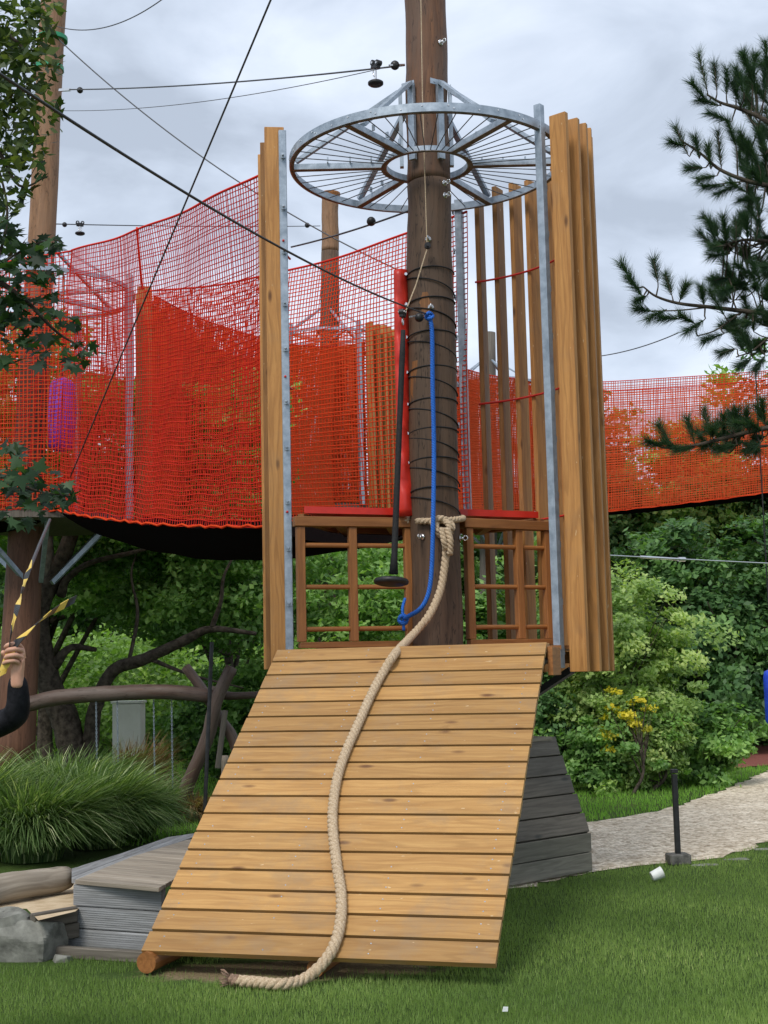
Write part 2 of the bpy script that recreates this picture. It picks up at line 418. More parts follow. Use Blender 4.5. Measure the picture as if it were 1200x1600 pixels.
def gh(x, y):
    """terrain height"""
    x = np.asarray(x, float); y = np.asarray(y, float)
    s = np.clip((y - 26) / 22, 0, 1); s = s * s * (3 - 2 * s)
    return s * 5.5 + np.clip((y - 48) * 0.05, 0, 6)
def sheet(name, xs, ys, m, dz=0):
    X, Y = np.meshgrid(xs, ys); Z = gh(X, Y) + dz
    V = np.stack([X.ravel(), Y.ravel(), Z.ravel()], 1); w_ = len(xs); h_ = len(ys)
    i = np.arange((h_ - 1) * (w_ - 1)); r_ = i // (w_ - 1); c_ = i % (w_ - 1); a = r_ * w_ + c_
    return np_mesh(name, V, np.stack([a, a + 1, a + 1 + w_, a + w_], 1), np.zeros(len(V)), m, smooth=True)

m, t, b = mat_base('lawn')
tcn = t.nodes.new('ShaderNodeTexCoord').outputs['Object']
na = noise(t, tcn, 0.9, 5, 0.6); nb = noise(t, tcn, 60, 4, 0.7)
ra = ramp(t, [(0.3, (0.045, 0.080, 0.020)), (0.55, (0.075, 0.125, 0.032)), (0.75, (0.11, 0.16, 0.045))]); t.links.new(na.outputs[0], ra.inputs[0])
rb = ramp(t, [(0.3, (0.4, 0.4, 0.35)), (0.7, (1.3, 1.3, 1.2))]); t.links.new(nb.outputs[0], rb.inputs[0])
c = mixc(t, 1.0, ra.outputs[0], rb.outputs[0], 'MULTIPLY')
sx = t.nodes.new('ShaderNodeSeparateXYZ'); t.links.new(tcn, sx.inputs[0])
def near_line(t, vec, c0, sx_, sy_):
    mm = t.nodes.new('ShaderNodeMapping'); mm.vector_type = 'POINT'
    mm.inputs['Scale'].default_value = (1 / sx_, 1 / sy_, 0); mm.inputs['Location'].default_value = (-c0[0] / sx_, -c0[1] / sy_, 0)
    t.links.new(vec, mm.inputs[0])
    ln = t.nodes.new('ShaderNodeVectorMath'); ln.operation = 'LENGTH'; t.links.new(mm.outputs[0], ln.inputs[0]); return ln.outputs['Value']
soilc = ramp(t, [(0.3, (0.14, 0.11, 0.06)), (0.6, (0.27, 0.21, 0.12))]); t.links.new(nb.outputs[0], soilc.inputs[0])
for c0, a_, b_ in (((-0.55, 7.45), 0.85, 0.26), ((-0.4, 8.7), 0.8, 0.9)):
    dd = near_line(t, tcn, c0, a_, b_)
    sb = t.nodes.new('ShaderNodeMath'); sb.operation = 'ADD'; t.links.new(dd, sb.inputs[0])
    n5 = noise(t, tcn, 5.0, 5, 0.7); t.links.new(n5.outputs[0], sb.inputs[1])
    rr = ramp(t, [(0.42, (1, 1, 1)), (0.50, (0, 0, 0))])
    dv = t.nodes.new('ShaderNodeMath'); dv.operation = 'MULTIPLY'; dv.inputs[1].default_value = 0.33; t.links.new(sb.outputs[0], dv.inputs[0])
    t.links.new(dv.outputs[0], rr.inputs[0])
    c = mixc(t, rr.outputs[0], c, soilc.outputs[0])
t.links.new(c, b.inputs['Base Color']); b.inputs['Roughness'].default_value = 0.95; b.inputs['Specular IOR Level'].default_value = 0.1
bump(t, b, nb.outputs[0], 0.6, 0.03)
M['lawn'] = m
lawn = sheet('lawn', np.linspace(-60, 60, 121), np.concatenate([np.linspace(-12, 60, 145), np.linspace(62, 140, 40)]), 'lawn')
tag(lawn, 'mown green lawn under and around the play tower', kind='structure')

m, t, b = mat_base('gravel')
tcn = t.nodes.new('ShaderNodeTexCoord').outputs['Object']
v = t.nodes.new('ShaderNodeTexVoronoi'); v.inputs['Scale'].default_value = 28; t.links.new(tcn, v.inputs['Vector'])
rv = ramp(t, [(0.0, (0.38, 0.31, 0.225)), (0.5, (0.68, 0.58, 0.45)), (1.0, (0.90, 0.81, 0.67))])
sv = t.nodes.new('ShaderNodeSeparateColor'); t.links.new(v.outputs['Color'], sv.inputs[0]); t.links.new(sv.outputs[0], rv.inputs[0])
n2 = noise(t, tcn, 1.2, 4); r2 = ramp(t, [(0.3, (0.78, 0.76, 0.72)), (0.7, (1.08, 1.08, 1.06))]); t.links.new(n2.outputs[0], r2.inputs[0])
t.links.new(mixc(t, 1.0, rv.outputs[0], r2.outputs[0], 'MULTIPLY'), b.inputs['Base Color']); b.inputs['Roughness'].default_value = 0.9; b.inputs['Specular IOR Level'].default_value = 0.1
inv = t.nodes.new('ShaderNodeMath'); inv.operation = 'SUBTRACT'; inv.inputs[0].default_value = 1; t.links.new(v.outputs['Distance'], inv.inputs[1])
bump(t, b, inv.outputs[0], 1.0, 0.02)
M['gravel'] = m
M['red_ground'] = plain('red_rubber_ground', (0.16, 0.055, 0.045), (0.24, 0.09, 0.07), 30, 0.9, 0, 0.1, 0.4)
M['sand'] = plain('sand', (0.46, 0.35, 0.22), (0.62, 0.50, 0.34), 9, 0.95, 0, 0.05, 0.5)
def flat_poly(name, poly, m, dz, label, sub=6, jit=0.05):
    pts = []
    n = len(poly)
    for i in range(n):
        a = Vector(poly[i]); c_ = Vector(poly[(i + 1) % n])
        k = max(1, int((c_ - a).length / 0.15)); k = min(k, 40)
        for q in range(k): 
            p = a.lerp(c_, q / k); pts.append((p.x + random.uniform(-jit, jit), p.y + random.uniform(-jit, jit), dz))
    me = bpy.data.meshes.new(name); me.from_pydata(pts, [], [tuple(range(len(pts)))]); me.update()
    o = link_mesh(name, me, m); return tag(o, label, kind='structure')
flat_poly('gravel_path', path_poly, 'gravel', 0.006, 'pale gravel path curving across the lawn to the right')
flat_poly('red_path', red_poly, 'red_ground', 0.012, 'reddish surface beyond the lawn at the right edge')

# mown grass blades
def blades(name, X, Y, hmin, hmax, wd, mk, label, Z=None, parent=None, spread=0.45):
    n = len(X); h = rng.uniform(hmin, hmax, n)
    a = rng.uniform(0, 2 * np.pi, n); lean = rng.uniform(0, spread, n) * h; la = rng.uniform(0, 2 * np.pi, n)
    z = gh(X, Y) if Z is None else Z
    dx, dy = np.cos(a) * wd / 2, np.sin(a) * wd / 2
    V = np.empty((n, 3, 3)); V[:, 0] = np.stack([X - dx, Y - dy, z], 1); V[:, 1] = np.stack([X + dx, Y + dy, z], 1)
    V[:, 2] = np.stack([X + np.cos(la) * lean, Y + np.sin(la) * lean, z + h], 1)
    q = 0.5 * rng.random(n) + 0.5 * (0.5 + 0.5 * np.sin(X * 1.9 + 1.3 * np.sin(Y * 1.4)) * np.cos(Y * 2.3 + X))
    q = q * 0.75 + 0.25 * (rng.random(n) > 0.93)
    o = np_mesh(name, V.reshape(-1, 3), np.arange(n * 3).reshape(-1, 3), np.repeat(np.clip(q, 0, 1), 3), mk, k=3)
    return tag(o, label, 'grass', kind='stuff')

# ramp geometry (needed for where grass is missing)
RZ0 = 0.11
BL = ground(220, 1487, 0.12); BR = ground(773, 1508, 0.12)
rd = (BR - BL); rd.z = 0; W_R = rd.length; rd.normalize()
back = Vector((-rd.y, rd.x, 0))
TLp = at(434, 1014, 9.64)
RU = (TLp - BL); RL = RU.length; RU.normalize()
RN = rd.cross(RU).normalized()      # outward/up normal

BOXP = [ground(118, 1482), ground(262, 1492), ground(330, 1360), ground(115, 1385)]
n = 230000
Y = 6.0 + 7.3 * rng.random(n) ** 1.25
X = (rng.random(n) * 2 - 1) * (0.31 * Y + 0.25)
keep = ~inside([tuple(p) for p in path_poly], X, Y)
bp = [BL + back * 0.3 + rd * .3, BR + back * 0.3 - rd * .55, BR + back * 2.2 - rd * .55, BL + back * 2.2 + rd * .3]
keep &= ~inside([tuple(p) for p in bp], X, Y)
keep &= ~inside([tuple(p) for p in BOXP], X, Y)
dens = ((X + 0.62) / 0.85 + 0.12 * np.sin(X * 9 + Y * 14)) ** 2 + ((Y - 7.48) / 0.27 + 0.2 * np.sin(X * 11)) ** 2
keep &= ~((dens < 1.1) & (rng.random(n) < 0.93))
wear = 0.5 + 0.5 * np.sin(X * 3.1 + 2 * np.sin(Y * 2.2)) * np.sin(Y * 4.3 + X * 1.7)
keep &= ~(rng.random(n) < 0.35 * wear ** 2)
dens = X * 0 + 9
keep &= ~((dens < 1) & (rng.random(n) < 0.5))
keep &= ~((X < -1.85) & (Y > 7.7))
blades('lawn_grass', X[keep], Y[keep], 0.016, 0.038, 0.0040, 'leaf_mown', 'short mown grass of the near lawn in front of the ramp')
n = 90000
Y = rng.uniform(13.0, 25.5, n); X = rng.uniform(-6, 9, n)
keep = ~inside([tuple(p) for p in path_poly], X, Y) & ~inside([tuple(p) for p in red_poly], X, Y) & (np.abs(X) < 0.31 * Y)
blades('far_lawn_grass', X[keep], Y[keep], 0.03, 0.07, 0.010, 'leaf_mown_far', 'bright mown grass strip beyond the gravel path')

# ------------------------------------------------------------------ ropes
def twist(mb, path, r, lay, strands=3, n=7, step=0.012, rs=0.56, ro=0.47):
    pts = [Vector(p) for p in path]
    s = [0]
    for i in range(1, len(pts)): s.append(s[-1] + (pts[i] - pts[i - 1]).length)
    Ls = s[-1]; K = int(Ls / step)
    cs = []; j = 0
    for i in range(K + 1):
        d = Ls * i / K
        while j < len(s) - 2 and s[j + 1] < d: j += 1
        q = (d - s[j]) / max(1e-9, s[j + 1] - s[j]); cs.append(pts[j].lerp(pts[j + 1], q))
    prev = None; fr = []
    for i, p in enumerate(cs):
        d = (cs[min(i + 1, K)] - cs[max(i - 1, 0)]).normalized()
        if prev is None: _, side, u = frame(d)
        else: u = (prev - d * prev.dot(d)).normalized(); side = d.cross(u)
        prev = u; fr.append((side, u))
    for k in range(strands):
        line = []
        for i, p in enumerate(cs):
            a = 2 * math.pi * (i * Ls / K / lay + k / strands)
            side, u = fr[i]; line.append(p + (side * math.cos(a) + u * math.sin(a)) * r * ro)
        mb.tube(line, r * rs, n)

def ramp_pt(px, py, lift=0.0):
    """where the line of sight through a pixel meets the ramp's surface"""
    o = Vector((0, 0, ZC)); d = (at(px, py, 1.0) - o)
    n_ = RN; t_ = (BL + n_ * lift - o).dot(n_) / d.dot(n_)
    return o + d * t_

# ------------------------------------------------------------------ ramp
ramp_o = empty('climbing_ramp', (BL + BR) / 2 * 1.0, 'steep new larch plank ramp with a thick rope lying down it', 'climbing ramp')
mb = MB()
nb_ = 18
pitch = RL / (nb_ + 0.0)
for i in range(nb_):
    c = BL + rd * W_R / 2 + RU * (pitch * (i + 0.5)) - RN * 0.016
    mb.box(c, rd, RU, RN, (W_R + random.uniform(-0.006, 0.006), pitch - 0.019, 0.032))
deck_mb = mb
for f_ in (0.04, 0.35, 0.65, 0.96):
    mb = MB(); a = BL + rd * W_R * f_ - RN * 0.085
    mb.beam(a + RU * 0.30, a + RU * (RL - 0.06), 0.06, 0.10, up=RN, rnd=0.1); mb.build('stringer', 'larch_red', ramp_o)
for f_, r_ in ((0.02, 0.055), (0.5, 0.045)):
    mb = MB(); a = BL + rd * W_R * f_ - back * (0.015 if f_ < .1 else -.06); a.z = r_ + 0.012
    mb.tube([a, a + back * 0.5, a + back * (1.0 if f_ < .8 else .6)], r_, 18); mb.build('support_log', 'larch_red', ramp_o, smooth=False)
mb = deck_mb; mb.cur = 1
for i in range(nb_):
    for f_ in (0.05, 0.355, 0.655, 0.945):
        for q in (0.28, 0.72):
            if random.random() < 0.75:
                mb.cyl(BL + rd * W_R * f_ + RU * pitch * (i + q) + RN * 0.0005, RN, 0.0048, 0.002, 8)
mb.build('plank_deck', ['larch', 'chrome'], ramp_o, bevel=0.004)
# ------------------------------------------------------------------ main tower
C0 = Vector((0.41, 10.6, 0)); RR = 1.10; ZR = 5.63; ZD = 1.74; ZU = 2.78
def pol(c, ang, r, z):
    a = R(ang); return Vector((c.x + r * math.sin(a), c.y - r * math.cos(a), z))
def arc_bar(mb, c, r, z, w_, h_, a0=0, a1=360, n=96, tube=False):
    """bar of rectangular section bent round a circle"""
    k = int(n * (a1 - a0) / 360); vs = []; fs = []; gc = []
    full = abs(a1 - a0 - 360) < 1e-6
    for i in range(k + (0 if full else 1)):
        a = a0 + (a1 - a0) * i / k
        for (dr, dz) in ((-w_ / 2, -h_ / 2), (w_ / 2, -h_ / 2), (w_ / 2, h_ / 2), (-w_ / 2, h_ / 2)):
            vs.append(pol(c, a, r + dr, z + dz)); gc.append((a * 0.02, dr, dz))
    m_ = k if full else k
    cnt = len(vs) // 4
    for i in range(m_):
        j = (i + 1) % cnt
        for q in range(4):
            a = i * 4 + q; b_ = i * 4 + (q + 1) % 4
            fs.append((a, b_, j * 4 + (q + 1) % 4, j * 4 + q))
    if not full: fs += [(3, 2, 1, 0), tuple(cnt * 4 - 4 + q for q in range(4))]
    mb.add(vs, fs, gc, 0.5)

def wood_pole(name, m, pts, radii, parent, n=28):
    """round tree-trunk pole with slight waviness"""
    P_ = [Vector(p) for p in pts]; line = []; rad = []
    for i in range(len(P_) - 1):
        for k in range(14):
            t_ = k / 14; line.append(P_[i].lerp(P_[i + 1], t_)); rad.append(radii[i] * (1 - t_) + radii[i + 1] * t_)
    line.append(P_[-1]); rad.append(radii[-1])
    for i in range(1, len(line) - 1):
        line[i] = line[i] + Vector((math.sin(i * 0.5) * 0.006, math.cos(i * 0.37) * 0.006, 0)); rad[i] *= 1 + 0.012 * math.sin(i * 1.7) + 0.01 * math.sin(i * 0.6)
    mb = MB(); mb.tube(line, rad, n, rnd=0.5)
    return mb.build(name, m, parent, smooth=True)

tower = empty('play_tower', (C0.x, C0.y, 0), 'tall new larch and galvanised steel climbing tower round a dark log pole', 'play tower')
pole_bot = at(683, 1000, 10.6); pole_top = at(663, -60, 10.6)
pdir = (pole_top - pole_bot).normalized()
def pole_c(z):
    return pole_bot + pdir * ((z - pole_bot.z) / pdir.z)
PR = [(0, 0.205), (1.7, 0.197), (4.2, 0.190), (5.6, 0.172), (8.0, 0.170)]
def pole_r(z): return float(np.interp(z, [a for a, b in PR], [b for a, b in PR]))
lower = wood_pole('pole', 'pole_dark', [pole_c(z) for z in (0, 1.7, 4.2, 5.45)], [pole_r(z) for z in (0, 1.7, 4.2, 5.45)], tower)
upper = wood_pole('pole_top', 'pole_up', [pole_c(z) for z in (5.45, 6.4, 8.2)], [pole_r(z) - 0.002 for z in (5.45, 6.4, 8.2)], tower)
# worn pale patches on the pole where bark was shaved
for px, py, w_, h_ in ((655, 612, 9, 44), (697, 612, 10, 42), (670, 485, 9, 20)):
    mb = MB(); c = at(px, py, 10.6); pc = pole_c(c.z); rr = pole_r(c.z) + 0.002
    sx_ = (px - 683 + (py < 550) * 3) / 200.0; vs = []; fs = []; gc = []
    for i in range(13):
        for j in range(5):
            zz = c.z + (i / 12 - .5) * 2 * h_ / 201
            wd = w_ / 201 * (1.0 - 0.55 * abs(i / 12 - .5) * 2) * (0.8 + 0.4 * random.random())
            x = sx_ + (j / 4 - .5) * 2 * wd; pc = pole_c(zz)
            vs.append((pc.x + x, pc.y - math.sqrt(max(1e-4, rr * rr - x * x)), zz)); gc.append((zz, x * 3, 0))
    for i in range(12):
        for j in range(4): a = i * 5 + j; fs.append((a, a + 1, a + 6, a + 5))
    mb.add(vs, fs, gc, 0.8); mb.build('shaved_patch', 'pole_worn', tower, smooth=True)
# ring
mb = MB(); arc_bar(mb, C0, RR, ZR, 0.018, 0.066); mb.cur = 1; arc_bar(mb, C0, RR - 0.017, ZR - 0.034, 0.024, 0.005)  # thin plate under the ring carries the painted underside shade
mb.cur = 2
for i in range(72):
    a = i * 5 + (1.5 if i % 2 else -1.5)
    if i % 3: mb.cyl(pol(C0, a, RR + 0.0115, ZR + (0.012 if i % 2 else -0.008)), pol(C0, a, 1, 0) - C0, 0.0065, 0.003, 8)
mb.build('outer_ring', ['zinc', 'zinc_shade', 'chrome'], tower)
mb = MB(); arc_bar(mb, C0, 0.335, ZR - 0.01, 0.018, 0.05, n=48); mb.cur = 1; arc_bar(mb, C0, 0.357, ZR - 0.037, 0.03, 0.006, n=48)
mb.build('inner_ring', ['zinc', 'zinc_shade'], tower)
for a in (-35, 33, 90, 148, -148, -90):
    mb = MB(); p0 = pol(C0, a, 0.345, ZR - 0.012); p1 = pol(C0, a, RR - 0.012, ZR - 0.012)
    mb.beam(p0, p1, 0.05, 0.045); mb.cur = 1; mb.beam(p0 - Vector((0, 0, .0245)), p1 - Vector((0, 0, .0245)), 0.052, 0.004)
    mb.build('spoke', ['zinc', 'zinc_shade'], tower)
    for q in (0.45, 0.62, 0.8):
        mb = MB(); mb.box(pol(C0, a + 2.4 / q, q, ZR + 0.03), (0, 0, 1), pol(C0, a, 1, 0) - C0, pol(C0, a + 90, 1, 0) - C0, (0.045, 0.012, 0.022)); mb.build('clip', 'zinc', tower)
    # upright on the pole and raking brace
    mb = MB(); rp = pole_r(ZR) + 0.03; mb.beam(pol(C0, a, rp, ZR - 0.03), pol(C0, a, rp, ZR + 0.60), 0.055, 0.03, up=pol(C0, a, 1, 0) - C0)
    mb.build('upright', 'zinc', tower)
    mb = MB(); mb.beam(pol(C0, a, rp + 0.02, ZR + 0.60), pol(C0, a, RR * (0.80 if abs(a) < 60 else 0.96), ZR + 0.035), 0.05, 0.03)
    mb.build('brace', 'zinc', tower)
    mb = MB(); mb.box(pol(C0, a - 8, rp + 0.005, ZR + 0.60), (0, 0, 1), pol(C0, a + 90, 1, 0) - C0, pol(C0, a, 1, 0) - C0, (0.045, 0.12, 0.006))
    mb.cyl(pol(C0, a - 14, rp + 0.012, ZR + 0.60), pol(C0, a, 1, 0) - C0, 0.010, 0.012, 8)
    mb.build('bracket_plate', 'zinc', tower)
rodm = None
for i in range(48):
    a = i * 7.5 + 3.0
    if min(abs((a - s + 180) % 360 - 180) for s in (-35, 33, 90, 148, -148, -90)) < 4: continue
    mb = MB(); mb.tube([pol(C0, a, 0.34, ZR - 0.02), pol(C0, a * 1.0, RR - 0.012, ZR - 0.005)], 0.0042, 5); mb.build('tension_rod', 'steel_rope', tower)
# posts
def post(a, r, z0, z1, parent, wd=0.06):
    mb = MB(); mb.beam(pol(C0, a, r, z0), pol(C0, a, r, z1), wd, wd, up=pol(C0, a, 1, 0) - C0)
    p = mb.build('post', 'zinc', parent, bevel=0.004)
    k = 0; z = z0 + 0.12
    while z < z1:
        mb = MB(); q = pol(C0, a + (2.6 if a > 0 else 2.6), r + 0.0, z)
        mb.box(q, (0, 0, 1), pol(C0, a, 1, 0) - C0, pol(C0, a + 90, 1, 0) - C0, (0.045, 0.035, 0.012))
        mb.cyl(q + Vector((0, -0.02, 0)), (0, 1, 0), 0.009, 0.03, 8)
        mb.build('clip', 'zinc', p); z += 0.42 if k % 2 else 0.36; k += 1
    return p
p = post(-82, 1.165, 1.62, 5.86, tower); p = post(50, 1.085, 1.56, 5.80, tower); p = post(164, 1.13, ZU, 5.70, tower, 0.065)
# fins
def fin(a, z0=1.53, z1=5.78, r0=RR + 0.055, wd=0.165, th=0.055, parent=tower, c=C0, m='larch_fin', tw=0):
    z1 += random.uniform(-0.015, 0.03)
    rd_ = (pol(c, a + tw, 1, 0) - Vector((c.x, c.y, 0)))
    ctr = pol(c, a, r0 + wd / 2, (z0 + z1) / 2)
    mb = MB(); mb.box(ctr, (0, 0, 1), rd_, Vector((-rd_.y, rd_.x, 0)), (z1 - z0, wd, th))
    return mb.build('fin_board', m, parent, bevel=0.004)
for k in range(14): fin(50.0 + 8.2 * k, 1.53, 5.67 + 0.02 * min(k, 5), RR + 0.085, 0.142, 0.044)
for a, r_ in ((-84, 1.15), (-91, 1.19), (-98, 1.235)): fin(a, 1.60, 5.88 - (r_ - 1.15), r_, 0.155)
# red spacer rods
for z_ in (3.86, 2.80, 4.95):
    for a0, a1 in ((51, 158), (-104, -80)):
        mb = MB(); mb.tube([pol(C0, a0 + (a1 - a0) * i / 24, RR + 0.07, z_) for i in range(25)], 0.0095, 8); mb.build('spacer_rod', 'red_paint', tower, smooth=True)
# deck at ramp head
mb = MB()
ang0 = -70
for k in range(14):
    y_ = C0.y - 1.05 + 0.15 * (k + 0.5); dy = y_ - C0.y
    if abs(dy) > 1.04: continue
    hx = math.sqrt(1.08 ** 2 - dy * dy)
    if abs(dy) < 0.24:
        for sx_ in (-1, 1): mb.box((C0.x + sx_ * (hx + 0.22) / 2, y_, ZD - 0.03), (1, 0, 0), (0, 1, 0), (0, 0, 1), (hx - 0.22, 0.143, 0.03))
    else: mb.box((C0.x, y_, ZD - 0.03), (1, 0, 0), (0, 1, 0), (0, 0, 1), (2 * hx, 0.143, 0.03))
mb.build('lower_deck', 'larch_red', tower)
mb = MB(); TL = BL + RU * RL; TR = TL + rd * W_R
mb.box((TL + TR) / 2 + back * 0.06 - Vector((0, 0, 0.035)), rd, back, (0, 0, 1), (W_R, 0.10, 0.05)); mb.build('threshold_board', 'larch', tower, bevel=0.004)
mb = MB(); mb.beam(at(893, 1047, 10.25), at(825, 1092, 10.6), 0.05, 0.05); mb.build('deck_strut', 'iron', tower)
mb = MB(); mb.box(TR + back * 0.16 + rd * 0.02 - Vector((0, 0, 0.13)), back, rd, (0, 0, 1), (0.34, 0.035, 0.19)); mb.build('fascia_board', 'larch_red', tower, bevel=0.003)
for a in (48, 130, -130, -60):
    mb = MB(); mb.beam(pol(C0, a, 0.98, 1.64), pol(C0, a, 0.2, 0.95), 0.06, 0.06); mb.build('deck_strut', 'iron', tower)
for a in (0, 60, 120, 180, 240, 300):
    mb = MB(); mb.beam(pol(C0, a + 25, 0.18, 1.64), pol(C0, a + 25, 1.04, 1.64), 0.07, 0.09); mb.build('deck_joist', 'larch_red', tower)
# upper platform: hexagonal frame, red mat on top
hexr = 1.04
pf = [Vector((-0.64, 10.42, 0)), pol(C0, -128, hexr, 0), pol(C0, -170, hexr, 0), pol(C0, 152, hexr, 0), Vector((1.30, 11.16, 0)), Vector((0.70, 10.86, 0)), Vector((0.41, 10.86, 0)), Vector((0.14, 10.70, 0))]
mb = MB()
for k in range(8):
    if k in (4, 5, 6, 7) : continue
    mb.beam(pf[k] + Vector((0, 0, ZU - 0.03)), pf[(k + 1) % 8] + Vector((0, 0, ZU - 0.03)), 0.05, 0.07)
mb.beam(Vector((-0.35, 10.72, ZU - .05)), Vector((-0.30, 11.45, ZU - .05)), 0.07, 0.06); mb.beam(Vector((0.05, 10.82, ZU - .05)), Vector((0.1, 11.6, ZU - .05)), 0.07, 0.06); mb.beam(Vector((0.85, 11.1, ZU - .05)), Vector((0.8, 11.55, ZU - .05)), 0.07, 0.06)
mb.build('platform_frame', 'larch_red', tower)
mb = MB(); n8 = len(pf); cen = Vector((0.35, 11.0, 0))
ins = [p + (cen - p).normalized() * 0.03 for p in pf]
mb.add([p + Vector((0, 0, ZU + 0.012)) for p in ins] + [p + Vector((0, 0, ZU + 0.065)) for p in ins], [tuple(range(n8)), tuple(range(2 * n8 - 1, n8 - 1, -1))] + [(i, n8 + i, n8 + (i + 1) % n8, (i + 1) % n8) for i in range(n8)], [(0, 0, 0)] * (2 * n8), 0.5)
mb.build('red_mat', 'vinyl', tower)
# ladder frames left and right of the pole
def ladder(p0, p1, stile_u, name='ladder_frame'):
    """p0 -> p1 in plan; rails, stiles and round rungs"""
    p0 = Vector(p0); p1 = Vector(p1); d = p1 - p0; Ld = d.length; d.normalize(); nrm = Vector((-d.y, d.x, 0))
    rt = MB(); rt.box(p0 + d * Ld / 2 + Vector((0, 0, 2.715)), d, nrm, (0, 0, 1), (Ld + 0.06, 0.09, 0.075)); root = rt.build(name, 'larch_red', tower, bevel=0.004)
    root_parent = root
    def sub(mb, nm, m): 
        o = mb.build(nm, m, None, bevel=0.003)
        o.parent = root
        o.data.transform(Matrix.Translation(-Vector(tower.location)))
        return o
    mb = MB(); mb.box(p0 + d * Ld / 2 + Vector((0, 0, 1.775)), d, nrm, (0, 0, 1), (Ld, 0.07, 0.045)); sub(mb, 'bottom_rail', 'larch_red')
    for u in stile_u:
        mb = MB(); mb.box(p0 + d * Ld * u + Vector((0, 0, (1.80 + 2.675) / 2)), (0, 0, 1), d, nrm, (2.675 - 1.80, 0.062, 0.062)); sub(mb, 'stile', 'larch_red')
    for z_ in (2.535, 2.215, 1.895):
        mb = MB(); mb.tube([p0 + Vector((0, 0, z_)), p1 + Vector((0, 0, z_))], 0.019, 12); sub(mb, 'rung', 'larch_red')
ladder((-0.66, 10.33, 0), (0.21, 10.62, 0), (0.02, 0.47, 0.965))
ladder((0.64, 10.72, 0), (1.34, 11.12, 0), (0.03, 0.62, 0.97))
mb = MB()
for i in range(3): mb.box((C0.x - 0.15 + 0.3 * i, 11.35, 2.2), (0, 0, 1), (1, 0, 0), (0, 1, 0), (0.9, 0.09, 0.04))
# eye bolts on pole
def eyebolt(px, py, big=1.0):
    c = at(px, py, 10.6); pc = pole_c(c.z); x = c.x - pc.x; rr = pole_r(c.z); x = max(-rr * .97, min(rr * .97, x))
    q = Vector((pc.x + x, pc.y - math.sqrt(rr * rr - x * x), c.z))
    mb = MB(); nrm = (q - Vector((pc.x, pc.y, c.z))).normalized()
    mb.cyl(q + nrm * 0.004, nrm, 0.024 * big, 0.006, 14); mb.cyl(q + nrm * 0.018, nrm, 0.012 * big, 0.03, 6)
    rng_ = q + nrm * 0.045
    mb.tube([rng_ + (Vector((0, 0, 1)) * math.cos(a_) + nrm * math.sin(a_)) * 0.018 * big for a_ in np.linspace(0, 6.283, 13)], 0.005, 6)
    mb.build('eye_bolt', 'chrome', tower, smooth=True); return rng_
for px, py in ((687, 78), (693, 295), (694, 314), (659, 842), (722, 842), (672, 490), (668, 385)): eyebolt(px, py)
# holding ladder/pad lacing
pad = empty('pole_padding', at(628, 800, 10.45), 'red vinyl padding strip standing along the left of the dark log pole', 'padding')
mb = MB(); vs = []; fs = []; gc = []
for i in range(41):
    py = 422 + (806 - 422) * i / 40
    xl = np.interp(py, [422, 560, 806], [615, 617, 623]); xr = np.interp(py, [422, 560, 700, 806], [638, 640, 643, 652])
    buck = math.sin(i * 1.05) * 0.02 + 0.012 * math.sin(i * 2.3)
    a = at(xl, py, 10.50); b_ = at(xr, py, 10.58); mid = a.lerp(b_, 0.5) + Vector((0, -0.04 - buck, 0))
    for p in (a, a.lerp(mid, .6) + Vector((0, -.012, 0)), mid, mid.lerp(b_, .5) + Vector((0, -.010 + buck, 0)), b_, b_ + Vector((0, .05, 0)), a + Vector((-.0, .05, 0))): vs.append(p); gc.append(p)
for i in range(40):
    for j in range(7): a = i * 7 + j; b_ = i * 7 + (j + 1) % 7; fs.append((a, a + 7, b_ + 7, b_))
fs += [tuple(range(7)), tuple(range(280, 287))[::-1]]
mb.add(vs, fs, gc, .5); mb.build('vinyl_cover', 'vinyl', pad, smooth=True)
zs = [at(640, y_, 10.5).z for y_ in (426, 473, 525, 580, 630, 676, 722, 768)]
for z_ in zs:
    mb = MB(); q = pole_c(z_) + Vector((-pole_r(z_) - 0.012, -0.06, 0)); mb.cyl(q, (0, 1, 0), 0.012, 0.02, 10); mb.build('eyelet', 'chrome', pad)
def lace(z0, z1):
    pts = []
    for i in range(19):
        t_ = i / 18; z_ = z0 + (z1 - z0) * t_ - 0.0; a = R(-100 + 190 * t_)
        pc = pole_c(z_ + 0.03 * math.sin(t_ * math.pi)); r_ = pole_r(z_) + 0.006
        pts.append(Vector((pc.x + r_ * math.sin(a), pc.y - r_ * math.cos(a), pc.z)))
    mb = MB(); mb.tube(pts, 0.0055, 6); mb.build('lacing_cord', 'black_cord', pad, smooth=True)
for i, z_ in enumerate(zs):
    lace(z_ - 0.02, z_ + 0.005)
    lace(z_ - 0.03, z_ - 0.19)

# ------------------------------------------------------------------ ropes on tower
rope = empty('climbing_rope', ramp_pt(530, 1400), 'thick beige hemp rope tied round the pole and lying in an S down the ramp', 'rope')
rr_ = 0.031
kp = at(693, 825, 10.6); zk = kp.z
path = [at(690, 832, 10.33), at(697, 850, 10.32), at(694, 890, 10.30), at(686, 928, 10.26), at(668, 965, 10.17), at(641, 996, 10.05)]
path += [ramp_pt(x, y, rr_ * .95) for x, y in ((617, 1022), (600, 1048), (580, 1085), (560, 1130), (540, 1175), (527, 1215), (520, 1260), (520, 1300), (526, 1350), (533, 1400), (531, 1445), (519, 1484))]
path += [ground(x, y, 0.035 + (0.05 if x > 490 else 0)) for x, y in ((497, 1513), (470, 1532), (437, 1538), (400, 1535), (372, 1533))]
mb = MB(); twist(mb, smooth_path(path, 10), rr_, 0.115); mb.build('rope_strands', 'hemp', rope, smooth=True)
